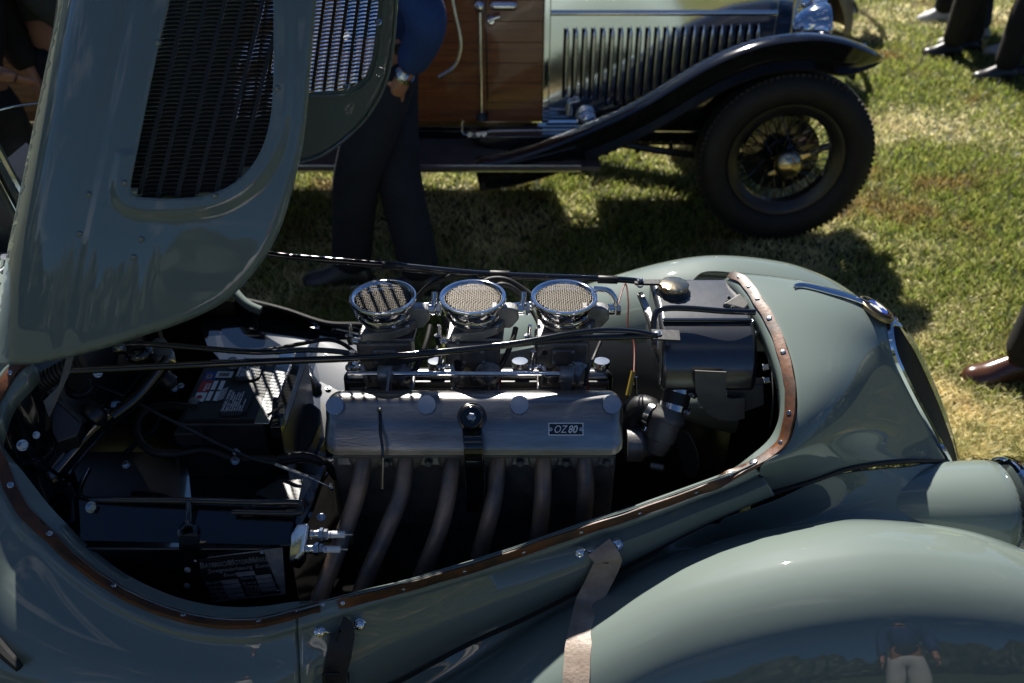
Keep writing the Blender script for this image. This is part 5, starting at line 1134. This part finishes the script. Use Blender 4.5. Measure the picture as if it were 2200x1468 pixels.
# front wing
def tour_wing(yo, yi, name):
    pts = [(1020, 358), (1085, 345), (1150, 327), (1215, 303), (1280, 276), (1340, 249), (1400, 217), (1460, 180), (1520, 145), (1580, 117), (1640, 97), (1700, 87), (1760, 84), (1815, 93), (1860, 109), (1895, 127), (1921, 145)]
    c = [K(a, b, Y=3.80) for a, b in pts]; c[0].z = .395; c = crv([Vector((p.x, 0, p.z)) for p in c], 3)
    secs = [(.07, -.14), (.03, -.06), (.006, -.014), (.0, -.002), (.012, .008), (.08, .010), (.16, -.01), (.24, -.05)]
    n = len(c); g = []
    for i, p in enumerate(c):
        t = (c[min(i+1, n-1)]-c[max(i-1, 0)]).normalized(); nn = Vector((-t.z, 0, t.x)); tap = 1 if i < n-10 else 1-.88*((i-n+10)/9)**2
        row = []
        for dy, dz in secs:
            mid = .165; y = mid+(dy-mid)*tap; y = yo+(y if yo < yi else -y); row.append(Vector((p.x, y, p.z))+nn*dz*tap)
        g.append(row)
    w = obj(name, MB().grid(g), 'gloss_black', T, auto=60, solid=.004)
    ap = [r[-1] for r in g]; obj('wing_apron', MB().grid([ap[4:-9], [Vector((p.x, p.y+.0, max(min(p.z-.02, .42), .36))) for p in ap[4:-9]]]), 'gloss_black', w, solid=.003)
    ed = [r[0] for r in g]; obj('wing_bead', MB().tube(ed, .006, 6, 1), 'gloss_black', w)
    return w
tour_wing(3.78, 4.10, 'front_wing'); tour_wing(5.22, 4.95, 'front_wing')
spoked_wheel(T, (1.2, 3.90, .392), .392, .15)
spoked_wheel(T, (1.2, 5.08, .392), .392, .15, side=1)
def lamp(c, r, par, d=Vector((1, 0, 0)), m_='chrome', g='headlamp_glass', nm='headlamp'):
    l = obj(nm, MB().lathe(c, d, [(-r*1.1, .001), (-r*1.05, r*.3), (-r*.8, r*.62), (-r*.4, r*.88), (0, r), (.02, r*1.06), (.04, r*1.02)], 32), m_, par)
    obj('headlamp_lens', MB().lathe(Vector(c)+d*.035, d, [(0, r*.95), (.02, r*.6), (.03, .001)], 24), g, l); return l
lamp(K(1752, 62, Y=4.20), .105, T, Vector((.35, -.5, -.1)).normalized() if False else X_); obj('lamp_stalk', MB().cyl(K(1748, 92, Y=4.2), K(1748, 60, Y=4.2), .015), 'chrome', T)
lamp(K(1700, 48, Y=4.05)+Vector((0, .4, 0)), .08, T); lamp(K(1742, 5, Y=4.6), .115, T)
obj('lamp_bar', MB().cyl(K(1648, 92, Y=4.25), K(1860, 100, Y=4.35), .012), 'chrome', T)
obj('horn_trumpet', MB().lathe(K(1835, 150, Y=4.25), (1, -.2, 0), [(-.2, .012), (-.05, .016), (.0, .05), (.005, .052)], 18), 'worn_chrome', T)
obj('dumb_iron', MB().tube([Vector((1.2, 4.2, .52)), Vector((1.42, 4.2, .56)), Vector((1.52, 4.2, .50))], .02, 8, 4), 'gloss_black', T)

# ================================================================ further cars
def old_car(name, label, X0, Y0, paint_, ang, wheelcap='chrome'):
    t = thing(name, label, 'car', (X0, Y0, 0)); M = Matrix.Translation((X0, Y0, 0)) @ Matrix.Rotation(ang, 4, 'Z')
    kids = []
    b = MB(); 
    secs = []
    for x, hw, zt2, zb2 in ((-2.2, .55, .75, .45), (-1.9, .68, 1.0, .4), (-.9, .72, 1.05, .38), (-.1, .70, 1.05, .38), (.1, .48, 1.08, .4), (1.15, .34, 1.02, .42), (1.2, .30, .98, .45)):
        secs.append([Vector((x, -hw*1.0, zb2)), Vector((x, -hw, zt2-.14)), Vector((x, -hw*.8, zt2-.03)), Vector((x, 0, zt2)), Vector((x, hw*.8, zt2-.03)), Vector((x, hw, zt2-.14)), Vector((x, hw, zb2))])
    b.grid(secs); b.add(secs[-1], [tuple(range(7))]); kids.append(obj('body', b, paint_, t, auto=40, solid=.01))
    kids.append(obj('chassis', MB().box((-.4, 0, .38), (3.4, 1.0, .1)), 'gloss_black', t, bevel=.01))
    kids.append(obj('grille', MB().box((1.22, 0, .72), (.06, .5, .55)), 'chrome', t, bevel=.03))
    for s in (-1, 1):
        for xw, rr_ in ((1.1, .34), (-1.5, .34)):
            w = obj('wheel', MB().lathe((xw, s*.68, .34), (0, s, 0), [(-.06, .21), (-.07, .26), (-.06, .32), (0, .345), (.06, .32), (.07, .26), (.06, .21), (.02, .19), (.03, .08), (.06, .06), (.065, .001)], 36), 'tyre', t); kids.append(w)
            kids.append(obj('hub_cap', MB().ball((xw, s*.75, .34), .06, sc=(1, .4, 1)), wheelcap, t))
            arc = [(xw-.75, .34), (xw-.55, .46), (xw-.35, .64), (xw-.1, .76), (xw+.15, .76), (xw+.35, .64), (xw+.46, .46), (xw+.48, .32)]
            g = []
            for x, z in crv([Vector((a, 0, c_)) for a, c_ in arc], 3) and [(p.x, p.z) for p in crv([Vector((a, 0, c_)) for a, c_ in arc], 3)]:
                n_ = Vector((x-xw, 0, z-.3)).normalized(); g.append([Vector((x, s*.45, z))+n_*-.02, Vector((x, s*.52, z))+n_*.02, Vector((x, s*.66, z))+n_*.05, Vector((x, s*.80, z))+n_*.02, Vector((x, s*.86, z))-n_*.05])
            kids.append(obj('wing', MB().grid(g), paint_, t, auto=60, solid=.006))
        kids.append(lamp(Vector((1.3, s*.42, .82)), .12, t)); 
        kids.append(obj('running_board', MB().box((-.2, s*.72, .33), (1.5, .2, .03)), 'board_rubber', t))
    kids.append(obj('bumper', MB().tube([Vector((1.62, -.75, .42)), Vector((1.7, -.4, .42)), Vector((1.72, 0, .42)), Vector((1.7, .4, .42)), Vector((1.62, .75, .42))], .025, 8, 4), 'chrome', t))
    t.matrix_basis = M
    for k in kids: k.matrix_parent_inverse = Matrix()
    return t
old_car('saloon_car', 'tan vintage car parked directly behind the silver bonnet car', 0.62, 7.0, 'tan_paint', 0)
old_car('saloon_car', 'cream and black vintage car furthest back beyond the tan one', 1.15, 8.3, 'cream', 0)

# ================================================================ people
def skinmesh(name, pts, edges, rad, m_, par, sub=2, root=0):
    me = bpy.data.meshes.new(name); me.from_pydata([tuple(p) for p in pts], edges, []); me.materials.append(MATS[m_])
    o = bpy.data.objects.new(name, me); COL.objects.link(o); setparent(o, par); o.matrix_parent_inverse = Matrix()
    s = o.modifiers.new('skin', 'SKIN'); s.use_smooth_shade = True
    me.skin_vertices.new() if not me.skin_vertices else None
    for i, r in enumerate(rad):
        d = me.skin_vertices[0].data[i]; d.radius = (r, r) if not isinstance(r, tuple) else r; d.use_root = i == root
    u = o.modifiers.new('u', 'SUBSURF'); u.levels = u.render_levels = sub
    return o
def person(label, X0, Y0, yaw, shirt='white_cloth', trs='navy_cloth', shoe='black_shoe', sole=None, hgt=1.78, stride=.0, spread=.1, armL=None, armR=None, watch=False, feet=None, lean=0, detail=True, group=None):
    """faces local +X; left side is +Y"""
    t = thing('person', label, 'person', (X0, Y0, 0), group); s = hgt/1.78
    V = lambda x, y, z: Vector((x*s, y*s, z*s))
    feet = feet or ((stride/2, spread), (-stride/2, -spread))
    hip = V(0, 0, .94); hl = [V(0, .095, .90), V(0, -.095, .90)]; kn = []; an = []
    for (fx, fy), h in zip(feet, hl): a = V(fx, fy, .085); an.append(a); kn.append((a+h)/2+V(.035, 0, .01))
    ch = V(lean*.5, 0, 1.22); up = V(lean, 0, 1.42); nk = V(lean+.01, 0, 1.52); hd = V(lean+.04, 0, 1.60); tp = V(lean+.035, 0, 1.72)
    sh = [V(lean, .175, 1.44), V(lean, -.175, 1.44)]
    dl = [V(.0, .24, 1.15), V(.09, .24, .90)]; dr = [V(.0, -.24, 1.15), V(.09, -.24, .90)]
    armL = [V(*p) for p in armL] if armL else dl; armR = [V(*p) for p in armR] if armR else dr
    # body: one continuous surface
    pts = [hip, ch, up, nk, hd, tp, sh[0], armL[0], armL[1], sh[1], armR[0], armR[1], hl[0], kn[0], an[0], hl[1], kn[1], an[1]]
    ed = [(0, 1), (1, 2), (2, 3), (3, 4), (4, 5), (2, 6), (6, 7), (7, 8), (2, 9), (9, 10), (10, 11), (0, 12), (12, 13), (13, 14), (0, 15), (15, 16), (16, 17)]
    rad = [(.12*s, .14*s), (.10*s, .13*s), (.10*s, .14*s), .055*s, (.09*s, .075*s), (.06*s, .055*s), .06*s, .042*s, .028*s, .06*s, .042*s, .028*s, .08*s, .055*s, .038*s, .08*s, .055*s, .038*s]
    for wi, el in ((8, armL), (11, armR)):
        d = (el[1]-el[0]).normalized(); side = Vector((0, 0, 1)).cross(d); side = side.normalized() if side.length > .1 else Vector((1, 0, 0)); c = len(pts)
        pts.append(el[1]+d*.055*s); rad.append((.035*s, .022*s)); ed.append((wi, c))
        fo = Vector((1, 0, 0)) if abs(d.x) < .8 else Vector((0, 0, -1)); fo = (fo-d*fo.dot(d)).normalized()
        for k, ln in enumerate((.062, .07, .066, .052)):
            o_ = fo*(.027-.018*k)*s; b0 = len(pts)
            pts += [el[1]+d*.085*s+o_, el[1]+d*(.085+ln*.5)*s+o_*1.1, el[1]+d*(.085+ln)*s+o_*1.05+side*.012*s]; rad += [.0095*s, .0085*s, .007*s]; ed += [(c, b0), (b0, b0+1), (b0+1, b0+2)]
        b0 = len(pts); pts += [el[1]+d*.04*s+fo*.04*s, el[1]+d*.075*s+fo*.05*s]; rad += [.011*s, .009*s]; ed += [(c, b0), (b0, b0+1)]
    skinmesh('body', pts, ed, rad, 'skin', t, 2)
    # head details
    h = hd+V(.005, 0, .045)
    def O(name, mb, m_, **k):
        o = obj(name, mb, m_, t, **k); o.matrix_parent_inverse = Matrix(); return o
    if detail:
        O('face', MB().ball(h, .098*s, 20, 12, (1.0, .80, 1.22)).ball(h+V(.095, 0, -.012), .018*s, 8, 6, (1, .7, 1.4)).ball(h+V(0, .08, -.01), .022*s, 8, 6, (.6, .4, 1.2)).ball(h+V(0, -.08, -.01), .022*s, 8, 6, (.6, .4, 1.2)), 'skin')
        for sd in (-1, 1): O('eye', MB().ball(h+V(.086, sd*.032, .012), .012*s, 8, 6), 'porcelain')
        O('mouth', MB().box(h+V(.088, 0, -.055), (.012*s, .045*s, .008*s)), 'print_red', bevel=.003)
        O('hair', MB().ball(h+V(-.018, 0, .03), .105*s, 20, 12, (1.0, .84, 1.12)), 'hair')
    # shirt and trousers
    pts = [hip+V(0, 0, .0), ch, up, V(lean, 0, 1.48), sh[0], armL[0], armL[1]-(armL[1]-armL[0]).normalized()*.03*s, sh[1], armR[0], armR[1]-(armR[1]-armR[0]).normalized()*.03*s]
    skinmesh('shirt', pts, [(0, 1), (1, 2), (2, 3), (2, 4), (4, 5), (5, 6), (2, 7), (7, 8), (8, 9)], [(.15*s, .175*s), (.15*s, .175*s), (.14*s, .17*s), .07*s, .088*s, .078*s, .056*s, .088*s, .078*s, .056*s], shirt, t, 2)
    pts = [V(0, 0, 1.0), V(0, 0, .92)]+[hl[0]-V(0, 0, .06), kn[0], kn[0].lerp(an[0], .55), an[0]-V(0, 0, .015), hl[1]-V(0, 0, .06), kn[1], kn[1].lerp(an[1], .55), an[1]-V(0, 0, .015)]
    skinmesh('trousers', pts, [(0, 1), (1, 2), (2, 3), (3, 4), (4, 5), (1, 6), (6, 7), (7, 8), (8, 9)], [(.125*s, .16*s), (.13*s, .165*s), .115*s, .098*s, .09*s, .086*s, .115*s, .098*s, .09*s, .086*s], trs, t, 2)
    O('belt', MB().lathe(V(0, 0, .985), Z_, [(0, .001), (0, .14*s), (.035, .14*s), (.035, .001)], 20), 'black_leather')
    for a in an:
        def sec(x, w, zt_, zb_): return [Vector((a.x+x*s, a.y-w*s, zb_)), Vector((a.x+x*s, a.y-w*s*.95, zt_*.45)), Vector((a.x+x*s, a.y-w*s*.55, zt_*.9)), Vector((a.x+x*s, a.y, zt_)), Vector((a.x+x*s, a.y+w*s*.55, zt_*.9)), Vector((a.x+x*s, a.y+w*s*.95, zt_*.45)), Vector((a.x+x*s, a.y+w*s, zb_))]
        S_ = [sec(-.085, .012, .05, .018), sec(-.075, .030, .085, .018), sec(-.03, .038, .12, .018), sec(.03, .040, .118, .018), sec(.08, .046, .096, .018), (sec(.13, .050, .072, .018)), sec(.175, .044, .060, .018), sec(.197, .028, .046, .018), sec(.207, .010, .03, .018)]
        cl = [crv([q[k] for q in S_], 3) for k in range(7)]
        O('shoe', MB().grid(cl), shoe, auto=60, solid=.002)
        so_ = [(x, w) for x, w in ((-.09, .012), (-.078, .034), (-.03, .041), (.03, .039), (.08, .047), (.135, .051), (.18, .040), (.205, .015))]
        O('sole', MB().prism([Vector((a.x+x*s, a.y-w*s, 0)) for x, w in so_]+[Vector((a.x+x*s, a.y+w*s, 0)) for x, w in so_[::-1]], (0, 0, .02)), sole or 'black_shoe', bevel=.004)
    if watch:
        w = armL[1]-(armL[1]-armL[0]).normalized()*.008*s; d = (armL[1]-armL[0]).normalized()
        O('watch_strap', MB().lathe(w-d*.009, d, [(0, .031*s), (0, .034*s), (.018, .034*s), (.018, .031*s)], 24, caps=False), 'zinc')
        O('watch', MB().lathe(w+V(.0, .030, .012), Vector((0, 1, .45)), [(0, .021), (.008, .021), (.010, .017)], 24), 'zinc'); O('watch_dial', MB().lathe(w+V(.0, .036, .0147), Vector((0, 1, .45)), [(0, .0165), (.002, .0165)], 24), 'print_blue')
    t.rotation_euler = (0, 0, yaw)
    return t
PI = math.pi
p1x, p1y = -.47, 3.44
person('person in blue shirt and dark trousers, hand in pocket, wearing a steel watch', p1x, p1y, PI, 'blue_cloth', 'navy_cloth', 'black_shoe', 'white_rubber', 1.82, feet=((.20, .0), (-.10, .09)), armL=((-.20, .26, 1.13), (-.085, .172, .92)), armR=((.02, -.25, 1.17), (.12, -.2, .95)), watch=True)
person('person in brown leather shoes and dark trousers at the right edge of the lawn', 1.95, 2.76, PI, 'navy_cloth', 'black_cloth', 'brown_shoe', 'black_shoe', 1.8, feet=((.125, .02), (-.20, -.12)))
def at(px, py): return K(px, py, z=0)
q = at(2068, 118); person('person in olive trousers and black shoes among the far spectators', q.x, q.y, PI, 'check_cloth', 'olive_cloth', 'black_shoe', None, 1.75, feet=((.12, .05), (-.08, -.08)))
q = at(2150, 168); person('person in black trousers and black shoes striding left, nearest of the far group', q.x+.1, q.y, PI, 'black_cloth', 'black_cloth', 'black_shoe', None, 1.8, feet=((.12, .06), (-.2, -.06)))
q = at(2096, 100); person('person in blue jeans and white shoes behind the olive trousers', q.x, q.y+.1, PI, 'white_cloth', 'denim', 'white_rubber', 'white_rubber', 1.7, feet=((.1, .10), (-.1, -.10)))
q = at(2190, 115); person('person in dark jeans and white shoes at the far right edge', q.x, q.y, PI*.95, 'navy_cloth', 'navy_cloth', 'white_rubber', 'white_rubber', 1.72, feet=((.08, .08), (-.12, -.08)))
q = at(2040, 45); person('person in black trousers and pale shoes, furthest back on the lawn', q.x, q.y, PI, 'black_cloth', 'black_cloth', 'white_rubber', 'white_rubber', 1.7, feet=((.10, .05), (.02, -.06)))
person('person in black jacket standing beside the mahogany car at the left', -1.98, 3.35, -.3, 'black_cloth', 'black_cloth', hgt=1.68, lean=.10, armR=((.12, -.25, 1.14), (.26, -.12, 1.05)))
person('person in dark check shirt with bare forearm behind the raised bonnet', -1.78, 3.72, .2, 'check_cloth', 'navy_cloth', hgt=1.8, armR=((.02, -.25, 1.17), (.16, -.2, .99)))
# onlookers on the near side of the car (seen mirrored in its paint)
person('person in blue shirt and white trousers facing the front wing, mirrored in it', 1.5, -1.1, PI/2+.2, 'blue_cloth', 'white_cloth', hgt=1.8)
person('person in white shirt and dark trousers near the raised bonnet, mirrored in it', -.75, -.75, PI/2, 'white_cloth', 'navy_cloth', hgt=1.75)

# ================================================================ roadster: windscreen
wg = [K(a, b, Y=1.95) for a, b in ((-120, 300), (-60, 258), (0, 236), (50, 226), (120, 220), (125, 320), (90, 480), (60, 600), (-20, 640), (-120, 560))]
obj('windscreen_glass', MB().prism(wg, (.002, .005, 0)), 'glass', CAR, smooth=False)
obj('windscreen_edge', MB().tube(wg[:5], .0022, 6, 4), 'worn_chrome', CAR)
def bar(a, b, Y, w, m_, nm): obj(nm, MB().tube([K(*a, Y=Y), K(*b, Y=Y)], w, 4, 1), m_, CAR, smooth=False)
bar((-40, 250), (52, 420), 1.80, .006, 'chrome', 'windscreen_post'); bar((-40, 290), (48, 462), 1.76, .011, 'chrome', 'windscreen_post'); bar((-40, 330), (45, 490), 1.74, .006, 'satin_black', 'windscreen_seal')
obj('cockpit_side', MB().prism([K(-80, 420, Y=1.78), K(20, 500, Y=1.78), K(10, 590, Y=1.78), K(-80, 640, Y=1.78)], (0, .3, 0)), 'satin_black', CAR)
m_ = MB(); m_.cyl(K(10, 575, z=1.03), K(10, 552, z=1.06), .008); m_.hexn(K(10, 590, z=1.02), (0, 0, 1), .013, .012); obj('scuttle_fitting', m_, 'worn_chrome', CAR); obj('bonnet_cord', MB().tube([K(-20, 600, z=1.05), K(30, 560, z=1.06)], .003, 6, 1), 'worn_chrome', CAR)

# ================================================================ far trees (whole showground is ringed by them)
def far_wood():
    bm = bmesh.new(); bmesh.ops.create_icosphere(bm, subdivisions=3, radius=1); base = [v.co.copy() for v in bm.verts]; fc = [tuple(v.index for v in f.verts) for f in bm.faces]; bm.free()
    rg = random.Random(4); mb = MB()
    for k in range(230):
        a = 2*PI*k/230+rg.uniform(-.02, .02); d = rg.uniform(58, 78); r = rg.uniform(2.6, 5.2); c = Vector((math.cos(a)*d, math.sin(a)*d, r*rg.uniform(.7, 1.3)))
        mb.add([c+Vector((v.x*r, v.y*r, v.z*r*1.25))*(1+rg.uniform(-.16, .16)) for v in base], fc)
    o = obj('far_trees', mb, 'leaf', None, smooth=False, kind='stuff'); o['label'] = 'distant ring of trees round the showground'; o['category'] = 'trees'
far_wood()

# letters become meshes
bpy.context.view_layer.update(); dg = bpy.context.evaluated_depsgraph_get()
for o in [o for o in bpy.data.objects if o.type == 'FONT']:
    me = bpy.data.meshes.new_from_object(o.evaluated_get(dg), depsgraph=dg); nm = o.name
    n = bpy.data.objects.new('lettering', me); COL.objects.link(n); n.parent = o.parent; n.matrix_parent_inverse = o.matrix_parent_inverse.copy(); n.matrix_basis = o.matrix_basis.copy(); n['kind'] = 'stuff'
    bpy.data.objects.remove(o)
